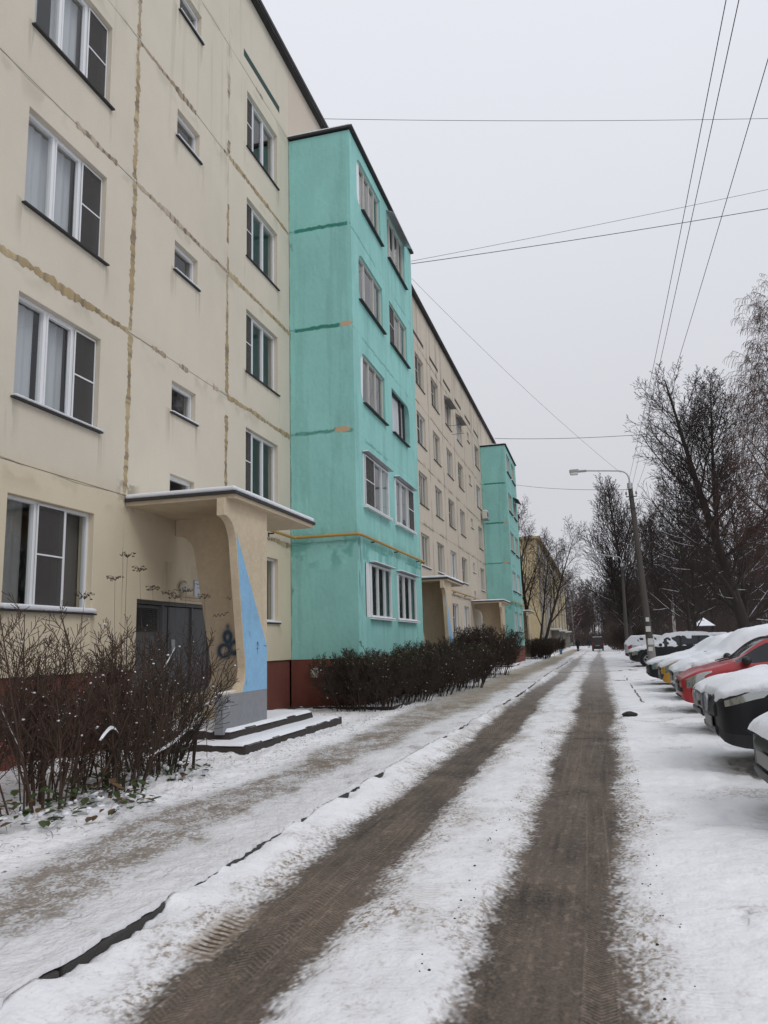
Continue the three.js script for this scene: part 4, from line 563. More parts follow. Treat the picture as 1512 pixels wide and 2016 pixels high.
addMed(medB, 'low branched bare tree behind the dark red parked car', 5.2, -108, 0.9, 0.9);
// woodland closing the view
{
  const lo = { rmin: 0.022, lv: [{ seg: 6, sides: 5, wob: 0.04, up: 0.15, tip: 0.1 }, { n: 26, len: 0.28, ang: 0.85, seg: 4, sides: 3, wob: 0.14, up: 0.25, r: 0.4, from: 0.2 }, { n: 9, len: 0.45, ang: 0.65, seg: 3, sides: 3, wob: 0.16, up: 0.1, r: 0.5, from: 0.1 }, { n: 5, len: 0.5, ang: 0.6, seg: 2, sides: 3, wob: 0.16, up: 0.05, r: 0.7, from: 0.1 }], H: 15, r: 0.17, snow: 0 };
  const Rr = rng(404), gs = [1, 2, 3].map(s => { const G = growTree(500 + s, lo); return M([G.trunk.toNonIndexed(), G.crown.toNonIndexed()]); });
  const mats = [mat(0.07, 0.053, 0.045, 0.95), mat(0.085, 0.07, 0.062, 0.95), mat(0.06, 0.048, 0.045, 0.95)];
  const spots = [[], [], []];
  const push = (x, z, s) => { const k = Math.floor(Rr() * 3); spots[k].push([x, z, s, Rr() * 6.28]); };
  for (let i = 0; i < 150; i++) push(-34 + 80 * Rr(), -215 - 70 * Rr(), 0.85 + 0.5 * Rr());
  for (let i = 0; i < 110; i++) push(11 + 45 * Rr(), -85 - 110 * Rr(), 0.8 + 0.5 * Rr());
  for (let i = 0; i < 26; i++) push(26 + 22 * Rr(), -22 - 60 * Rr(), 0.9 + 0.5 * Rr());
  for (let i = 0; i < 22; i++) push(4 + 7 * Rr(), -130 - 70 * Rr(), 0.75 + 0.4 * Rr());
  const dm = new THREE.Object3D();
  gs.forEach((g, k) => { const im = new THREE.InstancedMesh(g, mats[k], spots[k].length); im.name = num('woodland'); im.castShadow = im.receiveShadow = true; spots[k].forEach(([x, z, s, r], i) => { dm.position.set(x, 0, z); dm.rotation.set(0, r, 0); dm.scale.setScalar(s); dm.updateMatrix(); im.setMatrixAt(i, dm.matrix); }); tag(im, ['dark bare woodland closing the end of the lane', 'greyish bare trees mixed through the distant woodland', 'brown bare trees mixed through the distant woodland'][k], 'woodland', null, 'stuff'); scene.add(im); });
  // undergrowth: bushy bare shrubs beneath the wood
  const ub = growTree(610, { H: 2.6, r: 0.03, rmin: 0.01, snow: 0, lv: [{ seg: 4, sides: 3, wob: 0.12, up: 0.1 }, { n: 6, len: 0.5, ang: 0.5, seg: 3, sides: 3, wob: 0.15, up: 0.15, r: 0.6, from: 0.1 }, { n: 4, len: 0.5, ang: 0.5, seg: 2, sides: 3, wob: 0.15, up: 0.1, r: 0.7, from: 0.1 }], stems: Array.from({ length: 9 }, (_, k) => ({ p: [Math.cos(k * 2.4) * 0.25, -0.1, Math.sin(k * 2.4) * 0.25], d: [Math.cos(k * 2.4) * 0.5, 1, Math.sin(k * 2.4) * 0.5], len: 2 + (k % 3) * 0.5, r: 0.03 })) });
  const ug = M([ub.trunk.toNonIndexed(), ub.crown.toNonIndexed()]), um = mat(0.075, 0.055, 0.047, 0.95), us = [];
  for (let i = 0; i < 260; i++) us.push([-26 + 66 * Rr(), -200 - 40 * Rr(), 1 + 0.9 * Rr()]); for (let i = 0; i < 170; i++) us.push([10 + 30 * Rr(), -76 - 90 * Rr(), 0.9 + 0.8 * Rr()]); for (let i = 0; i < 40; i++) us.push([1.8 + 4 * Rr(), -112 - 60 * Rr(), 1 + 0.6 * Rr()]);
  const im = new THREE.InstancedMesh(ug, um, us.length); im.name = 'undergrowth'; us.forEach(([x, z, s], i) => { dm.position.set(x, 0, z); dm.rotation.set(0, i * 1.7, 0); dm.scale.setScalar(s); dm.updateMatrix(); im.setMatrixAt(i, dm.matrix); }); tag(im, 'brown bare undergrowth along the foot of the woodland', 'undergrowth', null, 'stuff'); scene.add(im);
}
// ---- shrubs
const leafGreen = mat(0.045, 0.07, 0.018, 0.65), leafDry = mat(0.1, 0.055, 0.02, 0.8), stemM = mat(0.066, 0.04, 0.027, 0.9), stemDark = mat(0.042, 0.028, 0.02, 0.9), umbelM = mat(0.06, 0.04, 0.028, 0.9);
function leafGeo(list) { // folded two-quad leaves
  const p = [], idx = []; for (const [x, y, z, s, a, t] of list) { const b = p.length / 3, c = Math.cos(a), q = Math.sin(a), dn = Math.sin(t), f = Math.cos(t); const P = (l, w, h) => p.push(x + c * (l * f) - q * w, y + l * dn + h, z + q * (l * f) + c * w); P(0, 0, 0); P(s * 0.35, s * 0.3, s * 0.1); P(s * 0.75, s * 0.24, s * 0.08); P(s, 0, 0); P(s * 0.75, -s * 0.24, s * 0.08); P(s * 0.35, -s * 0.3, s * 0.1); idx.push(b, b + 1, b + 2, b, b + 2, b + 3, b, b + 3, b + 4, b, b + 4, b + 5); }
  const g = new THREE.BufferGeometry(); g.setAttribute('position', new THREE.Float32BufferAttribute(p, 3)); g.setIndex(idx); g.computeVertexNormals(); return g;
}
function flakeGeo(list) { const g0 = new THREE.IcosahedronGeometry(1, 1), L = []; for (const [x, y, z, sx, sy] of list) { const g = g0.clone(); g.scale(sx, sy, sx); g.translate(x, y, z); L.push(g); } return M(L); }
function shrub(name, label, pos, seed, o) {
  const R = rng(seed), t = thing(name, label, 'shrub', pos, o.ry || 0, o.group), stems = [];
  for (let k = 0; k < o.n; k++) { const a = R() * 6.28, q = Math.sqrt(R()), rx = o.rx * q * Math.cos(a), rz = o.rz * q * Math.sin(a), bk = o.base ?? 0.4; stems.push({ p: [rx * bk, -0.08, rz * bk], d: [rx * 0.5 + (R() - 0.5) * 0.3, o.h, rz * 0.5 + (R() - 0.5) * 0.3], len: o.h * ((o.lmin ?? 0.5) + (o.lvar ?? 0.72) * R()) * (1 - 0.25 * q * q * (o.round || 0)), r: o.r * (0.6 + 0.7 * R()) }); }
  const G = growTree(seed + 1, { H: o.h, r: o.r, rmin: o.rmin || 0.0028, snow: o.snow ?? 0.1, snowLev: 1, snowTh: 0.35, lv: [{ seg: 8, sides: 5, wob: o.wob || 0.13, up: 0.08, tip: 0.35 }, { n: o.c1, len: 0.4, ang: 0.6, seg: 5, sides: 3, wob: 0.2, up: 0.25, r: 0.62, from: 0.18 }, { n: o.c2, len: 0.5, ang: 0.65, seg: 3, sides: 3, wob: 0.17, up: 0.15, r: 0.7, from: 0.15 }], stems });
  part('stems', G.trunk, o.m0 || stemM, t); part('twigs', G.crown, o.m1 || stemM, t); if (G.snow && G.snow.attributes.position.count) part('snow', G.snow, branchSnow, t).userData.kind = 'stuff';
  if (o.leaves) { const lists = [[], []]; for (let k = 0; k < o.leaves; k++) { const p = G.crown.attributes.position, i = Math.floor(R() * p.count), y = p.getY(i); if (R() > o.leafAt(y / o.h)) continue; lists[R() < (o.dry ?? 0.3) ? 1 : 0].push([p.getX(i), y, p.getZ(i), (o.ls || 0.05) * (0.6 + 0.7 * R()), R() * 6.28, R() * 1.2 - 0.7]); } if (lists[0].length) part('leaves', leafGeo(lists[0]), leafGreen, t); if (lists[1].length) part('dry_leaves', leafGeo(lists[1]), leafDry, t); }
  if (o.flakes) { const p = G.crown.attributes.position, L = []; for (let k = 0; k < o.flakes; k++) { const i = Math.floor(R() * p.count), s = (0.007 + 0.016 * Math.pow(R(), 3)) * (o.fs || 1); L.push([p.getX(i), p.getY(i) + s * 0.3, p.getZ(i), s * (0.8 + 0.7 * R()), s * (0.6 + 0.3 * R())]); } part('snow_clumps', flakeGeo(L), branchSnow, t); }
  return t;
}
// thicket at the lower left, reaching to the first entrance
const nearB = { h: 1.62, rx: 0.95, rz: 0.9, n: 24, r: 0.0125, c1: 10, c2: 6, base: 0.4, snow: 0.04, flakes: 120, fs: 0.55, wob: 0.2, rmin: 0.0034 };
for (const [x, z, s, lab, e] of [[-5.05, -6.45, 71, 'bare reddish thicket at the left edge below the ground floor window', {}], [-4.9, -7.35, 72, 'bare reddish thicket in the middle of the left foreground', { h: 1.42 }], [-5.1, -8.5, 73, 'bare dense thicket right in front of the entrance door', { h: 1.5, n: 32, m0: stemDark, m1: stemDark }], [-5.9, -7.6, 74, 'tall bare thicket close to the red plinth', { h: 1.7, n: 18, m0: stemDark, m1: stemDark }], [-5.8, -9.3, 75, 'bare thicket beside the entrance steps', { h: 1.4, n: 18, m1: stemDark }], [-6.0, -6.2, 79, 'dark bare thicket against the wall at the far left', { h: 1.5, n: 18, m0: stemDark }]])
  shrub('bare_shrub', lab, [x, 0.13, z], s, { ...nearB, ...e, group: 'thicket in the left foreground' });
{ // arched old branches carrying snow in front of the entrance thicket
  for (const [lab, pts] of [['arched old branch with snow in the thicket before the steps', [[-4.9, 0.12, -8.9], [-4.95, 0.5, -9.0], [-4.8, 0.62, -8.6], [-4.75, 0.5, -8.1], [-4.8, 0.42, -7.7]]], ['short bent branch with snow in the middle thicket', [[-4.7, 0.12, -6.9], [-4.65, 0.7, -6.95], [-4.6, 0.82, -6.75], [-4.55, 0.74, -6.5]]]]) { const t = thing('bent_branch', lab, 'branch', pts[0], 0), c = new THREE.CatmullRomCurve3(pts.map(p => new THREE.Vector3(p[0] - pts[0][0], p[1] - pts[0][1], p[2] - pts[0][2]))), P = c.getPoints(16).map(v => [v.x, v.y, v.z]), tw = new Twigs(), r = P.map((_, k) => 0.02 - 0.0006 * k); tw.path(P, r, 7); tw.snow(P.slice(6), r.slice(6), 0.022); part('wood', tw.geo(), stemDark, t); part('snow', tw.snowGeo(), branchSnow, t); }
}
{ // dry umbel stalks above the thicket
  const R = rng(88); let n = 0;
  const words = ['tallest dry umbel stalk, left of the entrance wall', 'dry umbel stalk just right of the tallest one', 'short dry umbel stalk in front of the ground floor window', 'dry umbel stalk standing before the door top', 'dry umbel stalk beside the round wall lamp', 'bent dry umbel stalk above the middle thicket', 'thin dry umbel stalk near the window sill end', 'dry umbel stalk left of the dark door', 'leaning dry umbel stalk close to the wall corner'];
  for (const [x, z, h] of [[-5.35, -8.05, 2.55], [-5.3, -8.4, 2.42], [-5.2, -7.0, 2.0], [-5.35, -9.35, 2.22], [-5.3, -10.0, 2.16], [-5.2, -8.9, 2.15], [-5.25, -7.75, 2.25], [-5.3, -9.15, 2.12], [-5.25, -8.6, 2.2]]) {
    const t = thing('umbel_stalk', words[n++], 'dry plant', [x, 0.1, z], R() * 6, 'dry umbel stalks'), tw = new Twigs(), hd = []; const pts = [], lx = (R() - 0.5) * 0.16, lz = (R() - 0.5) * 0.16; for (let k = 0; k <= 8; k++) { const q = k / 8; pts.push([lx * q * q + 0.01 * Math.sin(q * 9), h * q, lz * q * q]); } tw.path(pts, pts.map((_, k) => 0.0042 - 0.0003 * k), 4); const top_ = pts[8];
    for (let k = 0; k < 11; k++) { const a = k * 2.4, l = 0.055 + 0.035 * R(), e = 0.4 + 0.5 * R(), p1 = [top_[0] + Math.cos(a) * l * 0.7, top_[1] + l * (0.5 + e * 0.5) * (0.6 + 0.6 * R()), top_[2] + Math.sin(a) * l * 0.7], p2 = [top_[0] + Math.cos(a) * l * 0.95, p1[1] - 0.03 * R(), top_[2] + Math.sin(a) * l * 1.05]; tw.path([top_, p1, p2], [0.0025, 0.0018, 0.0016], 3); for (let q = 0; q < 4; q++) hd.push([p2[0] + (R() - 0.5) * 0.03, p2[1] - 0.012 * R(), p2[2] + (R() - 0.5) * 0.03, 0.005, 0.008]); }
    part('stalk', tw.geo(), umbelM, t); part('seed_heads', flakeGeo(hd), umbelM, t);
  }
}
{ // low leafy plants poking through the snow at the thicket's foot
  const R = rng(98), lab = ['green leaves under snow at the foot of the middle thicket', 'green leaves under snow at the left edge', 'curled brownish leaves right of the thicket stems', 'leafy clump nearest to the path', 'small leafy clump between the thicket stems'];
  [[-4.75, -6.9], [-4.85, -5.9], [-4.75, -8.15], [-4.35, -6.35], [-5.1, -7.6], ].forEach(([x, z], k) => { const t = thing('leafy_plant', lab[k], 'plant', [x, 0.13, z], 0, 'leafy plants in the snow'), L = [], D = [], F = []; for (let q = 0; q < 70; q++) { const a = R() * 6.28, r = 0.45 * Math.sqrt(R()) , y = 0.04 + 0.32 * R() * (1 - r * 1.6); (R() < 0.7 ? L : D).push([r * Math.cos(a), Math.max(0.02, y), r * Math.sin(a), 0.06 + 0.07 * R(), a + R(), -0.5 + R()]); if (R() < 0.3) F.push([r * Math.cos(a), Math.max(0.01, y * 0.6), r * Math.sin(a), 0.015 + 0.025 * R(), 0.012 + 0.014 * R()]); } part('leaves', leafGeo(L), leafGreen, t); part('dry_leaves', leafGeo(D), leafDry, t); part('snow_clumps', flakeGeo(F), branchSnow, t); });
}
// hedge in front of the tower and beyond
const hedge = { h: 1.42, rx: 1.3, rz: 1.3, n: 72, lmin: 0.8, lvar: 0.26, r: 0.012, c1: 13, c2: 6, base: 0.62, round: 0.5, rmin: 0.0045, snow: 0, wob: 0.16, m0: stemDark, m1: stemDark, flakes: 110, fs: 0.8, leaves: 6000, leafAt: y => y > 0.72 ? 0.9 : 0.14, dry: 0.25, ls: 0.055, group: 'hedge shrubs along the building' };
const hp1 = shrub('hedge_shrub', 'clipped leafy topped shrub nearest to the entrance steps', [-5.2, 0.12, -17.3], 101, hedge), hp2 = shrub('hedge_shrub', 'clipped dark shrub at the middle of the tower front', [-4.85, 0.12, -21.4], 103, { ...hedge, leaves: 1500 }), hp3 = shrub('hedge_shrub', 'big rounded dark shrub in the second hedge', [-5.1, 0.12, -31.6], 111, { ...hedge, h: 1.95, rx: 1.5, rz: 1.5, n: 60, rmin: 0.0075, leaves: 1500, fs: 1.2 }), hp4 = shrub('hedge_shrub', 'big rounded olive leaved shrub in the second hedge', [-4.9, 0.12, -34.8], 112, { ...hedge, h: 2.1, rx: 1.5, rz: 1.5, n: 50, rmin: 0.0075, leaves: 5200, leafAt: () => 0.7, dry: 0.45, ls: 0.065, fs: 1.2 }), hp5 = shrub('hedge_shrub', 'dark clipped shrub at the near end of the far hedge', [-4.9, 0.12, -64], 121, { ...hedge, h: 1.7, rx: 1.3, rz: 1.4, n: 40, c2: 5, rmin: 0.012, leaves: 300, ls: 0.08, flakes: 60 });
for (const [src, x, z, sc, ry, lab, m] of [[hp1, -5.0, -19.3, 1, 2, 'clipped leafy topped shrub below the tower window'], [hp2, -4.8, -23.2, 1.02, 1.3, 'clipped shrub below the far tower windows'], [hp1, -4.65, -25.2, 1.1, 4, 'taller greenish shrub at the far end of the near hedge'], [hp2, -6.1, -18.9, 0.95, 2.2, 'dark shrub against the plinth behind the near hedge'], [hp2, -5.8, -22.6, 1, 3.1, 'dark shrub close to the plinth below the far tower windows'], [hp2, -5.1, -28.8, 1.1, 5, 'low dark shrub at the near end of the second hedge'], [hp5, -4.9, -67.5, 1, 2, 'dark clipped shrub in the middle of the far hedge'], [hp5, -4.9, -71, 1, 4, 'dark clipped shrub at the far end of the far hedge'], [hp5, -5.6, -100, 1.1, 1, 'rounded bare shrub below the yellow building corner'], [hp5, -6.4, -107, 1.1, 3, 'rounded bare shrub before the yellow building'], [hp5, 3.4, -104, 2, 5, 'big brown bare bush beside the parked dark van', barkBrown]]) {
  const c = src.clone(); c.name = num('hedge_shrub'); c.position.set(x, 0.12, z); c.scale.setScalar(sc); c.rotation.y = ry; c.userData = { ...src.userData, label: lab }; if (m) c.children.forEach(k => { if (k.name === 'stems' || k.name === 'twigs') k.material = m; }); scene.add(c);
}
{ // grass stalks and twigs sticking out of the lawn snow
  const tw = new Twigs(), R = rng(120); for (let k = 0; k < 420; k++) { const z = -3.8 - 24 * Math.pow(R(), 1.4), x = -4.15 - 1.6 * R(), h = 0.02 + 0.09 * R() * R(), a = R() * 6.28, l = 0.03 + 0.1 * R(), y = walkH(x, z) - 0.01; tw.path([[x, y, z], [x + Math.cos(a) * l * 0.4, y + h, z + Math.sin(a) * l * 0.4], [x + Math.cos(a) * l, y + h * (0.4 + R()), z + Math.sin(a) * l]], [0.0022, 0.0018, 0.0012], 3); }
  tag(top('dry_grass', tw.geo(), mat(0.07, 0.055, 0.035, 0.9)), 'dry grass stalks and twigs poking out of the lawn snow', 'grass', null, 'stuff');
}
// ------------------------------------------------------------------ yellow building, street lamps, wires, small things
{
  const yb = thing('yellow_building', 'pale yellow four storey building with grey downpipes and snowy hip roof', 'building', [-7.4, 0, -104], Math.PI / 2);
  const ym = rough(0.52, 0.42, 0.25), LL = 84, Hh = 15;
  const wins = []; for (let i = 0; i < 26; i++) for (let f = 0; f < 4; f++) wins.push([2.2 + i * 3.15, 2.4 + f * 3.1]);
  // walls: facade made of storey-high strips between window openings
  const G = []; const sh = new THREE.Shape(); rectPath(sh, 0, LL, 0, Hh); for (const [x, y] of wins) sh.holes.push(rectPath(new THREE.Path(), x, x + 1.35, y, y + 1.6)); const fg = new THREE.ExtrudeGeometry(sh, { depth: 0.3, bevelEnabled: false }); fg.translate(0, 0, -0.3); part('wall', fg, ym, yb);
  part('wall', B(0.3, Hh, 11.7, 0.15, Hh / 2, -6.16), ym, yb); part('wall', B(0.3, Hh, 11.7, LL - 0.15, Hh / 2, -6.16), ym, yb); part('interior', M([B(LL - 1, Hh - 0.5, 0.2, LL / 2, Hh / 2, -2.5), ...[2, 5.1, 8.2, 11.3, 14.4].map(y => B(LL - 1, 0.2, 2, LL / 2, y, -1.4))]), MT.interior, yb);
  const wg = M([B(1.35, 0.09, 0.06, 0.675, 0.045), B(1.35, 0.09, 0.06, 0.675, 1.555), B(0.09, 1.42, 0.06, 0.045, 0.8), B(0.09, 1.42, 0.06, 1.305, 0.8), B(0.09, 1.42, 0.06, 0.675, 0.8)]), pg = new THREE.PlaneGeometry(1.3, 1.55); pg.translate(0.675, 0.8, 0);
  for (const [x, y] of wins) { const w = part('window', wg, MT.white, yb, [x, y, -0.14]); part('pane', pg, MT.glass, w); }
  part('cornice', B(LL + 1, 0.3, 12.9, LL / 2, Hh + 0.15, -5.9), rough(0.42, 0.33, 0.2), yb);
  { const v = [[-0.5, Hh + 0.31, 0.6], [LL + 0.5, Hh + 0.31, 0.6], [LL + 0.5, Hh + 0.31, -12.4], [-0.5, Hh + 0.31, -12.4], [6, Hh + 3.2, -5.9], [LL - 6, Hh + 3.2, -5.9]], f = [0, 1, 5, 0, 5, 4, 1, 2, 5, 2, 3, 4, 2, 4, 5, 3, 0, 4], p = f.flatMap(i => v[i]); const g = new THREE.BufferGeometry(); g.setAttribute('position', new THREE.Float32BufferAttribute(p, 3)); g.computeVertexNormals(); const rf = part('roof', g, MT.snow, yb);
    const ch = M([B(2.6, 2.6, 1.6, 2.6, Hh + 2.2, -3.2)]); part('chimney', ch, rough(0.19, 0.11, 0.085), rf); part('chimney_cap', B(3.1, 0.18, 2.0, 2.6, Hh + 3.6, -3.2), MT.dkConcrete, rf); part('chimney', B(1, 2.8, 1, 46, Hh + 3.4, -3.5), MT.concrete, rf); }
  for (const x of [3.4, 9.7, 16, 22.3, 35, 47.5, 60, 72.5]) part('downpipe', bar([x + 0.9, 0.4, 0.12], [x + 0.9, Hh, 0.12], 0.09, 8), MT.steel, yb);
  for (const x of [4.6, 17, 30]) part('pilaster', B(1.0, Hh - 0.2, 0.12, x - 1.0 + 0.2, Hh / 2, 0.062), rough(0.36, 0.36, 0.37), yb);
  for (const x of [22, 44, 66]) { const c = part('entrance_canopy', B(3, 0.14, 1.6, x, 3.3, 0.82), MT.offwhite, yb); part('snow', RB(3, 0.12, 1.6, x, 3.42, 0.82, 0.04), MT.snow, c); part('post', B(0.2, 3.1, 1.2, x + 1.2, 1.65, 0.62), MT.concrete, c); }
  part('plinth', B(LL - 0.1, 1.0, 0.12, LL / 2, 0.5, 0.065), rough(0.2, 0.17, 0.15), yb);
}
function lampPost(label, base, topX, topY, headX, headY) {
  const t = thing('street_lamp', label, 'street lamp', base, 0, 'street lamps along the lane'), h = topY;
  part('pole', bar([0, -0.2, 0], [topX, h, 0], 0.19, 10, 0.115), rough(0.085, 0.076, 0.068), t);
  part('pole_foot', bar([0.0, -0.1, 0.0], [topX * 0.16, h * 0.16, 0], 0.202, 10, 0.192), rough(0.26, 0.245, 0.23), t);
  part('pole_cap', bar([topX, h - 0.08, 0], [topX - 0.015, h + 0.22, 0], 0.135, 10, 0.125), MT.steel, t);
  part('arm', tube([[topX, h + 0.15, 0], [topX - 0.02, h + 0.45, 0], [topX - 0.12, h + 0.72, 0], [topX - 0.35, h + 0.86, 0], [topX - 0.8, h + 0.92, 0], [headX + 0.7, headY, 0]], 0.036, 8, 40), MT.steel, t);
  const hd = part('lamp_head', M([RB(0.45, 0.17, 0.26, headX + 0.08, headY + 0.02, 0, 0.05, 3), RB(0.42, 0.11, 0.15, headX + 0.5, headY, 0, 0.03, 2)]), mat(0.3, 0.32, 0.31, 0.5), t); part('lamp_glass', RB(0.4, 0.15, 0.23, headX + 0.08, headY - 0.1, 0, 0.06, 3), mat(0.62, 0.62, 0.6, 0.25), hd); part('snow', RB(0.44, 0.03, 0.2, headX + 0.1, headY + 0.115, 0, 0.013, 2), MT.snow, hd);
  for (const [y, w] of [[h - 0.48, 0.52], [h - 1.08, 0.54]]) { const x = topX * y / h; const c = part('crossarm', M([B(w, 0.05, 0.05, x, y, 0.12)]), MT.dark, t); for (const s of [-1, 1]) part('insulator', M([bar([x + s * w * 0.46, y, 0.12], [x + s * w * 0.46, y + 0.1, 0.12], 0.012), bar([x + s * w * 0.46, y + 0.1, 0.12], [x + s * w * 0.46, y + 0.24, 0.12], 0.05, 8, 0.04)]), mat(0.2, 0.19, 0.19, 0.4), c); }
  return t;
}
const lp1 = lampPost('leaning concrete street lamp post among the parked cars', [2.36, 0.05, -40], -0.4, 8.95, -3.15, 9.98);
for (const [y, w, h, dx] of [[1.95, 0.22, 0.26, -0.02], [1.35, 0.26, 0.3, 0.02], [1.0, 0.2, 0.2, -0.03], [2.4, 0.16, 0.2, 0.0]]) part('paper_notice', B(w, h, 0.004, -0.4 * y / 8.95 + dx, y, 0.215 - y * 0.007), mat(0.5, 0.5, 0.48, 0.8), lp1);
lampPost('second street lamp post farther down the lane', [2.3, 0.05, -75], 0.1, 8.2, -2.6, 9.4);
function wire(label, pts, sag, r, grp) { const [a, b] = pts, P = []; for (let k = 0; k <= 24; k++) { const t = k / 24; P.push([mix(a[0], b[0], t), mix(a[1], b[1], t) - sag * 4 * t * (1 - t), mix(a[2], b[2], t)]); } return tag(top('wire', tube(P, r, 5, 48), MT.dark), label, 'wire', grp); }
wire('left one of the three wires running down to the near lamp post', [[1.9, 8.9, 4], [1.74, 8.75, -39.9]], 0.35, 0.006, 'wires along the lane');
wire('middle one of the three wires running down to the near lamp post', [[2.06, 8.9, 4], [1.78, 8.15, -39.9]], 0.2, 0.006, 'wires along the lane');
wire('right one of the three wires running down to the near lamp post', [[2.6, 8.9, 4], [2.2, 8.75, -39.9]], 0.4, 0.006, 'wires along the lane');
wire('wire crossing the sky from the roof of the near wall', [[-7.2, 17.75, -20.6], [19.9, 18.6, -29.4]], 0.3, 0.008);
wire('upper of two cables leaving the near tower top', [[-5.5, 14.85, -24.9], [18.7, 18.6, -29.2]], 0.15, 0.007); wire('lower of two cables leaving the near tower top', [[-5.5, 14.75, -24.9], [18.6, 17.4, -29.2]], 0.2, 0.012);
wire('thin cable from the near tower down to the lamp post', [[-5.5, 14.2, -24.9], [1.6, 9.75, -40]], 0.25, 0.0055);
wire('cable from the far roof end to the leaning tree', [[-7.2, 18.0, -62], [8, 17.2, -62]], 0.25, 0.02); wire('cable from the far tower to the lamp post', [[-5.5, 13.6, -60], [2.0, 8.9, -40]], 0.15, 0.012); wire('cable from the yellow building towards the second lamp', [[-7.3, 15.4, -104], [2.2, 9, -75]], 0.4, 0.018);
{ // gazebo with snowy roof, fence, playground bits
  const g = thing('gazebo', 'small gazebo with a snowy pyramid roof behind the cars', 'gazebo', [9.1, 0.05, -76]); const cg = new THREE.ConeGeometry(1.35, 0.75, 4); cg.rotateY(0.6); cg.translate(0, 2.85, 0); part('roof', cg, MT.snow, g); part('roof_rim', (() => { const q = new THREE.CylinderGeometry(1.36, 1.36, 0.08, 4); q.rotateY(0.6); q.translate(0, 2.44, 0); return q; })(), MT.dark, g); for (const [x, z] of [[0.75, 0.75], [-0.75, 0.75], [0.75, -0.75], [-0.75, -0.75]]) part('post', bar([x, 0, z], [x, 2.45, z], 0.06), MT.dark, g); part('railing', M([B(1.5, 0.08, 0.05, 0, 0.9, 0.75), B(1.5, 0.08, 0.05, 0, 0.5, 0.75), B(0.05, 0.08, 1.5, -0.75, 0.9, 0)]), MT.dark, g);
  const f = thing('fence', 'long low fence with snow on its top rail at the right', 'fence', [12.6, 0.05, -64]); part('rail', B(7, 0.12, 0.1, 1.5, 1.9, 0), MT.dark, f); part('snow', RB(7, 0.1, 0.3, 1.5, 2.0, 0, 0.04), MT.snow, f); for (let k = 0; k < 20; k++) part('board', B(0.3, 1.85, 0.03, -1.85 + k * 0.352, 0.95, 0.02 + 0.01 * (k % 2)), k % 5 === 2 ? rough(0.3, 0.25, 0.17) : rough(0.13, 0.11, 0.1), f);
  const c = thing('dirt_clump', 'dark frozen clump lying on the snow right of the lane', 'clump', [0.44, 0.06, -16.4]); part('body', (() => { const q = new THREE.IcosahedronGeometry(0.1, 2), p = q.attributes.position; for (let k = 0; k < p.count; k++) { const s = 0.7 + 0.6 * vn(p.getX(k) * 22 + 5, p.getY(k) * 22 + p.getZ(k) * 17); p.setXYZ(k, p.getX(k) * s * 1.5, p.getY(k) * s * 0.55 + 0.03, p.getZ(k) * s); } q.computeVertexNormals(); return q; })(), rough(0.035, 0.03, 0.027), c);
  const b = thing('low_fence', 'low blue and green painted fence beside the far pavement', 'fence', [-4.1, 0.13, -83]); for (let k = 0; k < 6; k++) part('rail', M([bar([0, 0, -k * 0.9], [0, 0.55, -k * 0.9], 0.03), bar([0, 0.5, -k * 0.9], [0, 0.5, -k * 0.9 - 0.9], 0.022), bar([0, 0.25, -k * 0.9], [0, 0.25, -k * 0.9 - 0.9], 0.022)]), k % 2 ? mat(0.05, 0.1, 0.3, 0.6) : mat(0.03, 0.2, 0.14, 0.6), b);
  const dmp = thing('clod_row', 'scattered brown clods beside the right wheel track', 'clods'); const R = rng(9), L = []; for (let k = 0; k < 160; k++) { const z = -3.2 - 12 * R(), x = (R() < 0.6 ? 0.12 + 0.2 * R() : -0.95 + 0.12 * R()), s = 0.003 + 0.009 * R() * R() * R(); L.push([x, roadH(x, z) + s * 0.3, z, s * 1.4, s]); } part('clods', flakeGeo(L), rough(0.06, 0.045, 0.035), dmp); dmp.userData.kind = 'stuff';
  const ed = thing('bed_edging', 'dark board edging a flower bed below the tower', 'edging', [-4.9, 0.12, -17.2]); part('board', B(1.9, 0.1, 0.05, -0.6, 0.03, 0), MT.dkConcrete, ed); part('board', B(0.05, 0.1, 1.6, 0.35, 0.03, -0.8), MT.dkConcrete, ed);
}
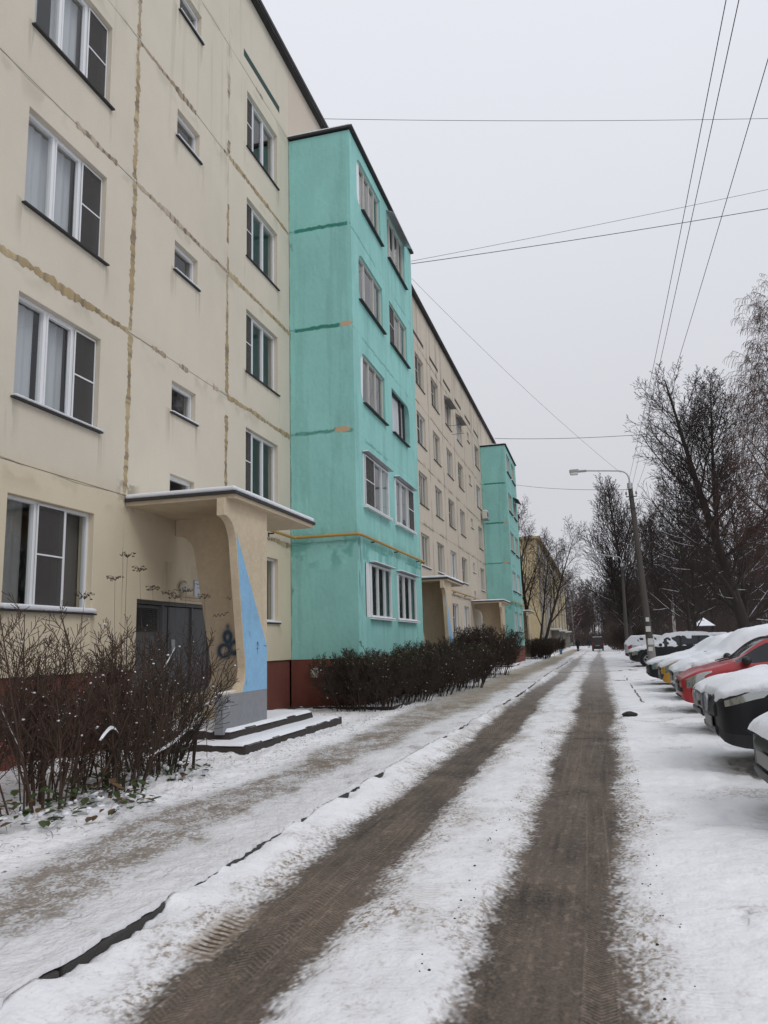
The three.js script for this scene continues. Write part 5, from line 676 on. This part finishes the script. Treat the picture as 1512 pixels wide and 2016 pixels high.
function person(label, pos, ry, coat, bag) {
  const J = { hip: [0, 0.95, 0], chest: [0, 1.32, 0.02], neck: [0, 1.5, 0.04], head: [0, 1.64, 0.06], sl: [0.19, 1.42, 0], sr: [-0.19, 1.42, 0], el: [0.26, 1.14, -0.03], er: [-0.26, 1.14, 0.06], hl: [0.25, 0.9, 0.06], hr: [-0.24, 0.88, 0.12], kl: [0.1, 0.52, 0.12], kr: [-0.1, 0.5, -0.06], fl: [0.1, 0.07, 0.1], fr: [-0.1, 0.1, -0.26], tl: [0.1, 0.04, 0.26], tr: [-0.1, 0.05, -0.12], pl: [0.09, 0.92, 0], prr: [-0.09, 0.92, 0] };
  const bones = [['hip', 'chest', 0.17, 0.19], ['chest', 'neck', 0.17, 0.07], ['neck', 'head', 0.06, 0.1], ['chest', 'sl', 0.12, 0.085], ['chest', 'sr', 0.12, 0.085], ['sl', 'el', 0.075, 0.06], ['sr', 'er', 0.075, 0.06], ['el', 'hl', 0.06, 0.042], ['er', 'hr', 0.06, 0.042], ['pl', 'kl', 0.1, 0.072], ['prr', 'kr', 0.1, 0.072], ['kl', 'fl', 0.07, 0.05], ['kr', 'fr', 0.07, 0.05], ['fl', 'tl', 0.05, 0.04], ['fr', 'tr', 0.05, 0.04]];
  const mc = new MarchingCubes(56, new THREE.MeshBasicMaterial(), false, false, 60000), n = 56, S = 0.95; mc.isolation = 0;
  for (let k = 0; k < n; k++) for (let j = 0; j < n; j++) for (let i = 0; i < n; i++) { const x = (i / n * 2 - 1) * S, y = (j / n * 2 - 1) * S + 0.9, z = (k / n * 2 - 1) * S; let e = 0; for (const [a, b, ra, rb] of bones) { const A = J[a], Bq = J[b], dx = Bq[0] - A[0], dy = Bq[1] - A[1], dz = Bq[2] - A[2], t = Math.max(0, Math.min(1, ((x - A[0]) * dx + (y - A[1]) * dy + (z - A[2]) * dz) / (dx * dx + dy * dy + dz * dz))), d = Math.hypot(x - A[0] - dx * t, y - A[1] - dy * t, z - A[2] - dz * t) - mix(ra, rb, t); e += Math.exp(-d * 32); } mc.field[i + j * n + k * n * n] = Math.log(e + 1e-12) / 32; }
  mc.update(); const c = mc.count, g = new THREE.BufferGeometry(), P = mc.positionArray.slice(0, c * 3); for (let i = 0; i < c; i++) { P[i * 3] *= S; P[i * 3 + 1] = P[i * 3 + 1] * S + 0.9; P[i * 3 + 2] *= S; } g.setAttribute('position', new THREE.BufferAttribute(P, 3)); g.computeVertexNormals();
  const t = thing('person', label, 'person', pos, ry); part('body', g, coat, t); const cap = new THREE.SphereGeometry(0.115, 14, 10, 0, 6.3, 0, 1.7); cap.translate(0, 1.66, 0.055); part('hat', cap, MT.black, t); if (bag) part('bag', RB(0.1, 0.3, 0.25, -0.27, 0.72, 0.12, 0.04), MT.black, t);
}
person('person in dark clothes walking away beside the hedge', [-2.95, 0.06, -108], 3.0, mat(0.016, 0.016, 0.02, 0.9), false);
person('person in a dark coat farther off, carrying a bag', [-2.25, 0.06, -158], 3.4, mat(0.02, 0.023, 0.035, 0.9), true);
// ------------------------------------------------------------------ parked cars. local x: nose 0 -> tail L, z: width
const glassCar = mat(0.02, 0.024, 0.028, 0.06), tyreM = mat(0.018, 0.018, 0.019, 0.9), rimM = mat(0.33, 0.34, 0.36, 0.35, { metalness: 0.7 }), lensM = new THREE.MeshPhysicalMaterial({ color: 0x9a9e9b, roughness: 0.16, metalness: 0.85, clearcoat: 1, side: THREE.DoubleSide }), plateM = mat(0.25, 0.25, 0.25, 0.5), redLens = mat(0.3, 0.012, 0.015, 0.15);
const paint = (r, g, b) => { const dk = Math.max(r, g, b) < 0.03, m = new THREE.MeshPhysicalMaterial({ roughness: dk ? 0.5 : 0.42, clearcoat: dk ? 0.15 : 0.5, clearcoatRoughness: 0.2, specularIntensity: dk ? 0.5 : 1, side: THREE.DoubleSide, bumpMap: null }); m.color.setRGB(r, g, b); return m; };
const lerpP = (pts, x) => { if (x <= pts[0][0]) return pts[0][1]; for (let i = 1; i < pts.length; i++) if (x <= pts[i][0]) { const t = (x - pts[i - 1][0]) / (pts[i][0] - pts[i - 1][0]), s = t * t * (3 - 2 * t); return mix(pts[i - 1][1], pts[i][1], mix(t, s, 0.6)); } return pts[pts.length - 1][1]; };
function car(label, name, pos, ry, C) {
  const t = thing(name, label, 'car', pos, ry, 'cars parked along the lane'), { L, W, col } = C, S = C.seed || 1;
  const xw = [C.fx ?? 0.82, C.rx ?? L - 0.85], rw = C.wr ?? 0.32, ar = rw + 0.06;
  // stations
  let xs = []; const add = (a, b, n) => { for (let k = 0; k <= n; k++) xs.push(a + (b - a) * k / n); }; add(0, 0.12, 4); add(0.12, 0.5, 5); add(xw[0] - ar, xw[0] + ar, 12); add(1.2, L - 1.2, 22); add(xw[1] - ar, xw[1] + ar, 12); add(L - 0.5, L - 0.1, 4); add(L - 0.1, L, 3); xs.push(C.w0, C.w1, C.r0, C.r1); xs = [...new Set(xs.map(x => +x.toFixed(3)))].sort((a, b) => a - b).filter((x, i, A) => i === 0 || x - A[i - 1] > 0.012);
  const lowP = [[1, 0], [1.012, 0.25], [1.015, 0.6], [1.0, 0.86], [0.965, 1]], upP = [[0.965, 0.0], [0.94, 0.1], [0.915, 0.45], [0.885, 0.8], [0.82, 0.94], [0.66, 0.985], [0.35, 1.0], [0, 1.012]], nl = lowP.length, nu = upP.length, nr = nl + nu - 1;
  const hoodT = C.hoodCrown ?? 0.075;
  const ring = x => {
    const e0 = Math.min(1, x / 0.34), e1 = Math.min(1, (L - x) / 0.3), nose = Math.sqrt(1 - (1 - e0) * (1 - e0)), tail = Math.sqrt(1 - (1 - e1) * (1 - e1)), wf = (0.7 + 0.3 * nose) * (0.82 + 0.18 * tail), hw = W / 2 * wf * (0.955 + 0.045 * Math.sin(Math.PI * Math.min(1, Math.max(0, (x - 0.2) / (L - 0.4)))));
    let yb = C.sill + (1 - nose) * 0.1 + (1 - tail) * 0.12; const belt0 = lerpP(C.belt, x), belt = mix(C.noseY, belt0, Math.min(1, 0.35 + 0.65 * nose)); 
    for (const w of xw) { const q = Math.abs(x - w); if (q < ar) yb = Math.max(yb, rw - 0.01 + Math.sqrt(ar * ar - q * q)); }
    const roof = lerpP(C.roof, x), g = Math.max(hoodT * Math.min(1, 0.25 + nose * 0.75), roof - belt), R = [];
    const cab = sst(0.1, 0.35, g), tum = C.tum ?? 0.9;
    for (let k = 0; k < nl; k++) R.push([hw * lowP[k][0] * (k < 2 ? 1 - 0.03 * (1 - nose) : 1), yb + (belt - yb) * lowP[k][1]]);
    for (let k = 1; k < nu; k++) { const u = upP[k], zz = mix(Math.cos(Math.min(1, k / (nu - 1)) * Math.PI / 2) * 0.965, u[0] * mix(1, tum, u[1]), cab), vv = mix(Math.sqrt(Math.sin(k / (nu - 1) * Math.PI / 2)), u[1], cab); R.push([hw * zz, belt + g * vv]); }
    return R;
  };
  const rings = xs.map(ring), n = xs.length, full = 2 * nr - 1;
  const vert = (i, j) => { const m = nr - 1, s = j <= m ? 1 : -1, k = j <= m ? j : 2 * m - j, [z, y] = rings[i][k]; return [xs[i], y, s * z]; };
  const body = [], glass = [], lens = [], lower = []; const quad = (arr, a, b, c, d) => arr.push(...a, ...b, ...c, ...b, ...d, ...c);
  for (let i = 0; i < n - 1; i++) for (let j = 0; j < full - 1; j++) {
    const x = (xs[i] + xs[i + 1]) / 2, m = nr - 1, k = j < m ? j : 2 * m - 1 - j, u = k - (nl - 1); let A = body;
    const cabin = rings[i][nr - 1][1] - rings[i][nl - 1][1] > 0.16 || rings[i + 1][nr - 1][1] - rings[i + 1][nl - 1][1] > 0.16;
    if (u >= 1 && cabin) { const ws = x > C.w0 && x < C.w1, rs = x > C.r0 && x < C.r1; if (ws && u >= 4) A = glass; else if (rs && u >= 4) A = glass; else if (u >= 1 && u <= 2 && x > C.w0 + 0.2 && x < C.r1 - 0.22) { const pil = (C.pillars || []).some(q => Math.abs(x - q) < 0.05); if (!pil) A = glass; } }
    if (C.lens && x > C.lens[0] && x < C.lens[1] && k >= nl - (C.thinLens ? 2 : 3) && k < nl - 1 && x < C.lens[1] - (k === nl - 3 ? 0.16 : 0)) A = lens;
    if (C.dkLow && k === 0 ) A = lower;
    quad(A, vert(i, j), vert(i + 1, j), vert(i, j + 1), vert(i + 1, j + 1));
  }
  for (const e of [0, n - 1]) { const c = [xs[e], (rings[e][0][1] + rings[e][nr - 1][1]) / 2, 0]; for (let j = 0; j < full - 1; j++) body.push(...c, ...vert(e, j), ...vert(e, j + 1)); body.push(...c, ...vert(e, full - 1), ...vert(e, 0)); }
  const mk = arr => { const g0 = new THREE.BufferGeometry(); g0.setAttribute('position', new THREE.Float32BufferAttribute(arr, 3)); // smooth by merging equal positions
    const map = new Map(), idx = [], pos = []; for (let i = 0; i < arr.length; i += 3) { const key = arr[i].toFixed(4) + ',' + arr[i + 1].toFixed(4) + ',' + arr[i + 2].toFixed(4); let q = map.get(key); if (q === undefined) { q = pos.length / 3; map.set(key, q); pos.push(arr[i], arr[i + 1], arr[i + 2]); } idx.push(q); } const g = new THREE.BufferGeometry(); g.setAttribute('position', new THREE.Float32BufferAttribute(pos, 3)); g.setIndex(idx); g.computeVertexNormals(); return g; };
  part('body', mk(body), paint(...col), t); if (glass.length) pieces('window', mk(glass), glassCar, t, 1); if (lens.length) pieces(C.rear ? 'tail_light' : 'headlight', mk(lens), C.rear ? redLens : lensM, t); if (lower.length) pieces('lower_trim', mk(lower), MT.black, t);
  part('underbody', B(L - 0.5, 0.3, W * 0.72, L / 2, C.sill + 0.13, 0), MT.black, t); for (const w of xw) part('wheel_arch', (() => { const g = new THREE.CylinderGeometry(ar - 0.01, ar - 0.01, W * 0.86, 20); g.rotateX(Math.PI / 2); g.translate(w, rw, 0); return g; })(), MT.black, t);
  const tg = cached('tyre' + rw, () => { const g = new THREE.LatheGeometry([[rw * 0.62, -0.09], [rw * 0.9, -0.1], [rw * 0.985, -0.075], [rw, -0.03], [rw, 0.03], [rw * 0.985, 0.075], [rw * 0.9, 0.1], [rw * 0.62, 0.09]].map(p => new THREE.Vector2(...p)), 28); g.rotateX(Math.PI / 2); return g; }), rg = cached('rim' + rw, () => { const G = [new THREE.TorusGeometry(rw * 0.6, 0.02, 8, 24)]; for (let k = 0; k < 5; k++) { const q = B(rw * 0.55, 0.055, 0.03, rw * 0.3, 0, 0.0); q.rotateZ(k * 1.2566); G.push(q); } const h = new THREE.CylinderGeometry(0.06, 0.06, 0.05, 12); h.rotateX(Math.PI / 2); G.push(h); const d = new THREE.CylinderGeometry(rw * 0.6, rw * 0.6, 0.02, 24); d.rotateX(Math.PI / 2); return [M(G), d]; });
  for (const w of xw) for (const s of [-1, 1]) { const wh = part('wheel', tg, tyreM, t, [w, rw, s * (W / 2 - 0.115)]); part('rim', rg[0], C.rim || rimM, wh, [0, 0, s * 0.085]); part('hub_disc', rg[1], MT.black, wh, [0, 0, s * 0.06]); }
  const front = (z, y) => { // x of the nose surface at a height/lateral position
    for (let i = 0; i < n; i++) { const R = rings[i]; let zz = 0; if (y > R[nr - 1][1] || y < R[0][1]) continue; for (let k = 0; k < nr - 1; k++) if ((R[k][1] - y) * (R[k + 1][1] - y) <= 0) zz = Math.max(zz, mix(R[k][0], R[k + 1][0], (y - R[k][1]) / ((R[k + 1][1] - R[k][1]) || 1))); if (zz >= Math.abs(z)) return xs[i]; } return 0.3; };
  const bent = (z0, z1, y0, y1, th, off = 0.012) => { const g = new THREE.BoxGeometry(th, y1 - y0, z1 - z0, 1, 2, 14); const p = g.attributes.position; for (let k = 0; k < p.count; k++) { const z = p.getZ(k) + (z0 + z1) / 2, y = p.getY(k) + (y0 + y1) / 2; p.setXYZ(k, front(z, y) - off + p.getX(k), y, z); } g.computeVertexNormals(); return g; };
  for (const f of C.fascia || []) part(f[0], bent(f[1], f[2], f[3], f[4], f[5] || 0.03, f[6] ?? 0.012), f[7] || MT.black, t);
  if (C.plate) part('licence_plate', bent(-0.26, 0.26, C.plate - 0.056, C.plate + 0.056, 0.012, 0.03), plateM, t);
  if (C.emblem) { const g = new THREE.TorusGeometry(C.emblem[1], C.emblem[1] * 0.28, 8, 24); g.scale(0.75, 1, 1); g.rotateY(Math.PI / 2); g.translate(front(0, C.emblem[0]) - 0.035, C.emblem[0], 0); part('emblem', g, C.emblem[2] || rimM, t); }
  for (const s of [-1, 1]) { const x = C.w0 + 0.42, R = ring(x), z = R[nl - 1][0]; part('mirror', (() => { const g = new THREE.SphereGeometry(1, 14, 10); g.scale(0.09, 0.085, 0.12); g.translate(x - 0.04, R[nl - 1][1] + 0.09, s * (z + 0.1)); return M([g, B(0.05, 0.03, 0.12, x, R[nl - 1][1] + 0.04, s * (z + 0.02))]); })(), C.mirror || MT.black, t); }
  for (const x of C.doors || []) for (const s of [-1, 1]) { const R = ring(x); part('door_seam', tube([0, 1, 2, 3, 4].map(k => [x, R[k][1], s * (R[k][0] + 0.001)]), 0.006, 4, 8), MT.black, t); const R2 = ring(x - 0.16); if (C.handles !== false) part('door_handle', RB(0.16, 0.03, 0.03, x - 0.16, mix(R2[2][1], R2[4][1], 0.6), s * (R2[3][0] + 0.008), 0.01), C.mirror || MT.black, t); }
  // wipers
  if (C.wipers) part('wipers', M([-0.25, 0.35].map(z => { const a = C.w0 - 0.02, b = C.w0 + 0.22; return bar([a, ring(a)[nr - 1][1] + 0.03, z], [b, ring(b)[nr - 1][1] + 0.03, z + 0.42], 0.012, 5); })), MT.black, t);
  // settled snow: an offset skin over the upward faces
  if (C.snow) {
    const th = C.snow.th, mfun = C.snow.f, P = [], I = [], sub = 2, N = (i, j) => { const a = vert(Math.max(0, i - 1), j), b = vert(Math.min(n - 1, i + 1), j), c = vert(i, Math.max(0, j - 1)), d = vert(i, Math.min(full - 1, j + 1)); const ux = b[0] - a[0], uy = b[1] - a[1], uz = b[2] - a[2], vx = d[0] - c[0], vy = d[1] - c[1], vz = d[2] - c[2]; let q = nrm([uy * vz - uz * vy, uz * vx - ux * vz, ux * vy - uy * vx]); const o = vert(i, j); if (q[1] * (o[1] - 0.5) + q[2] * o[2] < 0) q = q.map(v => -v); return q; };
    const nj = (full - 1) * sub, ni = (n - 1); const mk2 = (i, fj) => { const j = Math.min(full - 2, Math.floor(fj)), f = fj - j, a = vert(i, j), b = vert(i, j + 1), na = N(i, j), nb = N(i, j + 1), p = a.map((v, k) => mix(v, b[k], f)), q = nrm(na.map((v, k) => mix(v, nb[k], f))); return [p, q]; };
    const val = []; for (let i = 0; i < n; i++) for (let jj = 0; jj <= nj; jj++) { const [p, q] = mk2(i, jj / sub); const up = Math.max(0, q[1]); let m = mfun(p[0], p[1], Math.abs(p[2]), up) + 0.55 * (fbm(p[0] * 4 + S * 7, p[2] * 4 + p[1] * 4 + S, 4) - 0.5); m = sst(0.32, 0.6, m); const h = m * th * (0.4 + 0.6 * up + 0.9 * (fbm(p[0] * 3 + S * 3, p[2] * 3 + p[1] * 3, 4) - 0.5) + 0.5 * (fbm(p[0] * 13 + S, p[2] * 13 + p[1] * 9, 3) - 0.5)); val.push(m); const e = m > 0.01 ? 0.006 : -0.03; P.push(p[0] + q[0] * (h + e), p[1] + q[1] * (h + e) + h * 0.15, p[2] + q[2] * (h + e)); }
    const w = nj + 1; for (let i = 0; i < ni; i++) for (let jj = 0; jj < nj; jj++) { const a = i * w + jj; if (val[a] + val[a + 1] + val[a + w] + val[a + w + 1] > 0.01) I.push(a, a + 1, a + w, a + 1, a + w + 1, a + w); }
    const g = new THREE.BufferGeometry(); g.setAttribute('position', new THREE.Float32BufferAttribute(P, 3)); g.setIndex(I); g.computeVertexNormals(); g.setAttribute('uv', new THREE.Float32BufferAttribute(P.filter((_, k) => k % 3 !== 1), 2)); pieces('snow', g, MT.snow, t, 24);
  }
  return t;
}
const hatch = { L: 4.05, W: 1.7, sill: 0.2, noseY: 0.6, belt: [[0, 0.66], [0.45, 0.8], [0.9, 0.9], [2.2, 0.94], [4.05, 0.96]], roof: [[0, 0.6], [0.74, 0.93], [0.92, 1.0], [1.66, 1.44], [2.15, 1.53], [3.3, 1.5], [3.8, 1.2], [4.05, 0.9]], w0: 0.8, w1: 1.72, r0: 3.4, r1: 3.9, pillars: [2.35], doors: [1.32, 2.4, 3.2], lens: [0.1, 0.56], plate: 0.48 };
const suv = { L: 4.4, W: 1.82, sill: 0.27, noseY: 0.7, wr: 0.36, belt: [[0, 0.78], [0.5, 0.9], [1.2, 1.0], [2.4, 1.06], [4.4, 1.08]], roof: [[0, 0.7], [1.05, 1.1], [1.3, 1.2], [1.95, 1.6], [2.5, 1.67], [3.9, 1.64], [4.3, 1.3], [4.4, 1]], w0: 1.15, w1: 2.0, r0: 3.95, r1: 4.3, pillars: [2.55, 3.45], doors: [1.55, 2.6, 3.45], lens: [0.06, 0.5], plate: 0.5, dkLow: true, fx: 0.86, rx: 3.5 };
const sedan = { L: 4.5, W: 1.75, sill: 0.22, noseY: 0.6, belt: [[0, 0.64], [0.5, 0.75], [1.2, 0.9], [2.4, 0.94], [4.0, 0.98], [4.5, 0.92]], roof: [[0, 0.6], [1.1, 0.95], [1.3, 1.02], [2.05, 1.4], [2.6, 1.46], [3.2, 1.4], [3.75, 1.05], [4.5, 0.95]], w0: 1.2, w1: 2.1, r0: 3.15, r1: 3.75, pillars: [2.65], doors: [1.6, 2.7, 3.5], lens: [0.08, 0.55], plate: 0.46 };
const full = th => ({ th: th * 0.55, f: (x, y, z, up) => up * 1.05 + (y > 0.9 ? 0.12 : -0.1) });
const side = th => ({ th: th * 0.5, f: (x, y, z, up) => up * 1.0 + (y > 0.95 ? 0.06 : 0) });
const grilleSuv = [['grille', -0.42, 0.42, 0.66, 0.8], ['lower_grille', -0.5, 0.5, 0.34, 0.46], ['bumper_lip', -0.75, 0.75, 0.28, 0.34]];
car('nearest parked car, snow covered bonnet with dark bumper cut by the right edge', 'parked_car', [1.24, 0.07, -7.15], 0, { ...hatch, seed: 1, col: [0.015, 0.016, 0.018], snow: { th: 0.06, f: (x, y, z, up) => up * 1.0 + (y > 0.62 ? 0.12 : -0.6) }, fascia: [['lower_grille', -0.5, 0.5, 0.28, 0.38], ['grille', -0.35, 0.35, 0.56, 0.64]] });
car('black off-road car with ring emblem and snowy bonnet', 'parked_car', [1.2, 0.09, -10.15], 0, { ...suv, seed: 2, thinLens: true, col: [0.01, 0.01, 0.012], emblem: [0.7, 0.085, rimM], fascia: [['grille', -0.5, 0.5, 0.58, 0.8], ['lower_grille', -0.5, 0.5, 0.36, 0.46]], snow: { th: 0.045, f: (x, y, z, up) => (x < 1.1 ? up * 0.95 + (y > 0.86 ? 0.15 : -0.25) : up + 0.15) } });
car('dark grey car with thin melting snow on its bonnet', 'parked_car', [1.42, 0.09, -13.5], 0, { ...sedan, seed: 3, col: [0.07, 0.075, 0.08], emblem: [0.56, 0.06], fascia: [['grille', -0.4, 0.4, 0.5, 0.6, 0.03, 0.012, MT.steel], ['lower_grille', -0.5, 0.5, 0.28, 0.38]], wipers: true, snow: { th: 0.03, f: (x, y, z, up) => (x < 1.15 ? up * 0.62 : 0.2) } });
car('red hatchback with almost no snow on it', 'parked_car', [1.45, 0.09, -17.1], 0, { ...hatch, seed: 4, col: [0.36, 0.014, 0.018], lensUp: 1, wipers: true, fascia: [['grille', -0.34, 0.34, 0.56, 0.64], ['bumper_strip', -0.79, 0.79, 0.42, 0.5], ['lower_grille', -0.45, 0.45, 0.25, 0.33]], emblem: [0.61, 0.05], snow: { th: 0.02, f: (x, y, z, up) => x > 2.3 && y > 1.3 ? up * 0.62 : 0 } });
car('silver minivan thickly covered with snow behind the red car', 'parked_car', [1.66, 0.09, -20.9], 0, { ...hatch, L: 4.3, seed: 5, col: [0.4, 0.41, 0.42], roof: [[0, 0.6], [0.76, 0.98], [0.95, 1.06], [1.75, 1.58], [2.3, 1.66], [3.6, 1.64], [4.1, 1.2], [4.3, 0.95]], snow: { th: 0.055, f: (x, y, z, up) => up * 1.0 + (y > 0.95 ? 0.18 : 0) }, fascia: [['grille', -0.34, 0.34, 0.55, 0.63], ['lower_grille', -0.45, 0.45, 0.26, 0.34]] });
car('yellow small car with only its front corner showing', 'parked_car', [1.6, 0.09, -24.2], 0, { ...hatch, seed: 6, col: [0.5, 0.24, 0.02], snow: full(0.08), fascia: [['bumper_strip', -0.78, 0.78, 0.3, 0.46], ['grille', -0.34, 0.34, 0.56, 0.63]] });
car('black sedan with snow over bonnet, windscreen and roof', 'parked_car', [1.42, 0.09, -27.2], 0, { ...sedan, seed: 7, col: [0.014, 0.014, 0.017], snow: side(0.09), fascia: [['grille', -0.4, 0.4, 0.5, 0.6], ['lower_grille', -0.55, 0.55, 0.27, 0.38]] });
car('black off-road car behind the lamp post', 'parked_car', [1.5, 0.09, -44.8], 0, { ...suv, L: 4.6, seed: 8, col: [0.013, 0.013, 0.015], snow: { th: 0.08, f: (x, y, z, up) => up * 1.0 }, fascia: grilleSuv });
car('dark snowy estate car beyond the black off-road car', 'parked_car', [3.0, 0.09, -48.6], 0, { ...suv, L: 4.7, seed: 9, col: [0.05, 0.055, 0.06], snow: side(0.08), fascia: grilleSuv });
car('dark red car under snow farther along the row', 'parked_car', [1.7, 0.09, -52.6], 0, { ...sedan, seed: 10, col: [0.16, 0.015, 0.02], snow: side(0.09), fascia: [['grille', -0.4, 0.4, 0.5, 0.6]] });
car('light silver car parked tail first at the far end of the row', 'parked_car', [6.0, 0.09, -57.5], Math.PI, { ...suv, seed: 11, col: [0.42, 0.44, 0.46], snow: full(0.06), lens: [3.95, 4.36], rear: true });
// dark van standing on the lane far away, seen from behind
{ const v = thing('van', 'dark van standing on the lane in the distance, seen from behind', 'van', [-0.4, 0.06, -110]); const bs = new THREE.Shape(); bs.moveTo(-0.72, 0.3); bs.lineTo(0.72, 0.3); bs.lineTo(0.74, 1.05); bs.quadraticCurveTo(0.7, 1.6, 0.6, 1.78); bs.quadraticCurveTo(0, 1.86, -0.6, 1.78); bs.quadraticCurveTo(-0.7, 1.6, -0.74, 1.05); bs.closePath(); const g = new THREE.ExtrudeGeometry(bs, { depth: 4, bevelEnabled: true, bevelSize: 0.05, bevelThickness: 0.08, bevelSegments: 2 }); g.translate(0, 0, -4); part('body', g, paint(0.03, 0.022, 0.022), v); part('rear_window', RB(1.15, 0.5, 0.03, 0, 1.4, 0.085, 0.01), glassCar, v); for (const s of [-1, 1]) { part('tail_light', RB(0.12, 0.3, 0.04, s * 0.66, 0.95, 0.085, 0.01), redLens, v); for (const z of [-0.7, -3.3]) part('wheel', (() => { const q = new THREE.CylinderGeometry(0.31, 0.31, 0.2, 18); q.rotateZ(Math.PI / 2); q.translate(s * 0.66, 0.31, z); return q; })(), tyreM, v); } part('bumper', RB(1.45, 0.18, 0.14, 0, 0.42, 0.08, 0.04), MT.black, v); part('licence_plate', RB(0.5, 0.11, 0.02, 0, 0.72, 0.09, 0.005), plateM, v); part('snow', RB(1.2, 0.09, 3.9, 0, 1.85, -2, 0.04), MT.snow, v); }
renderer.render(scene, camera);
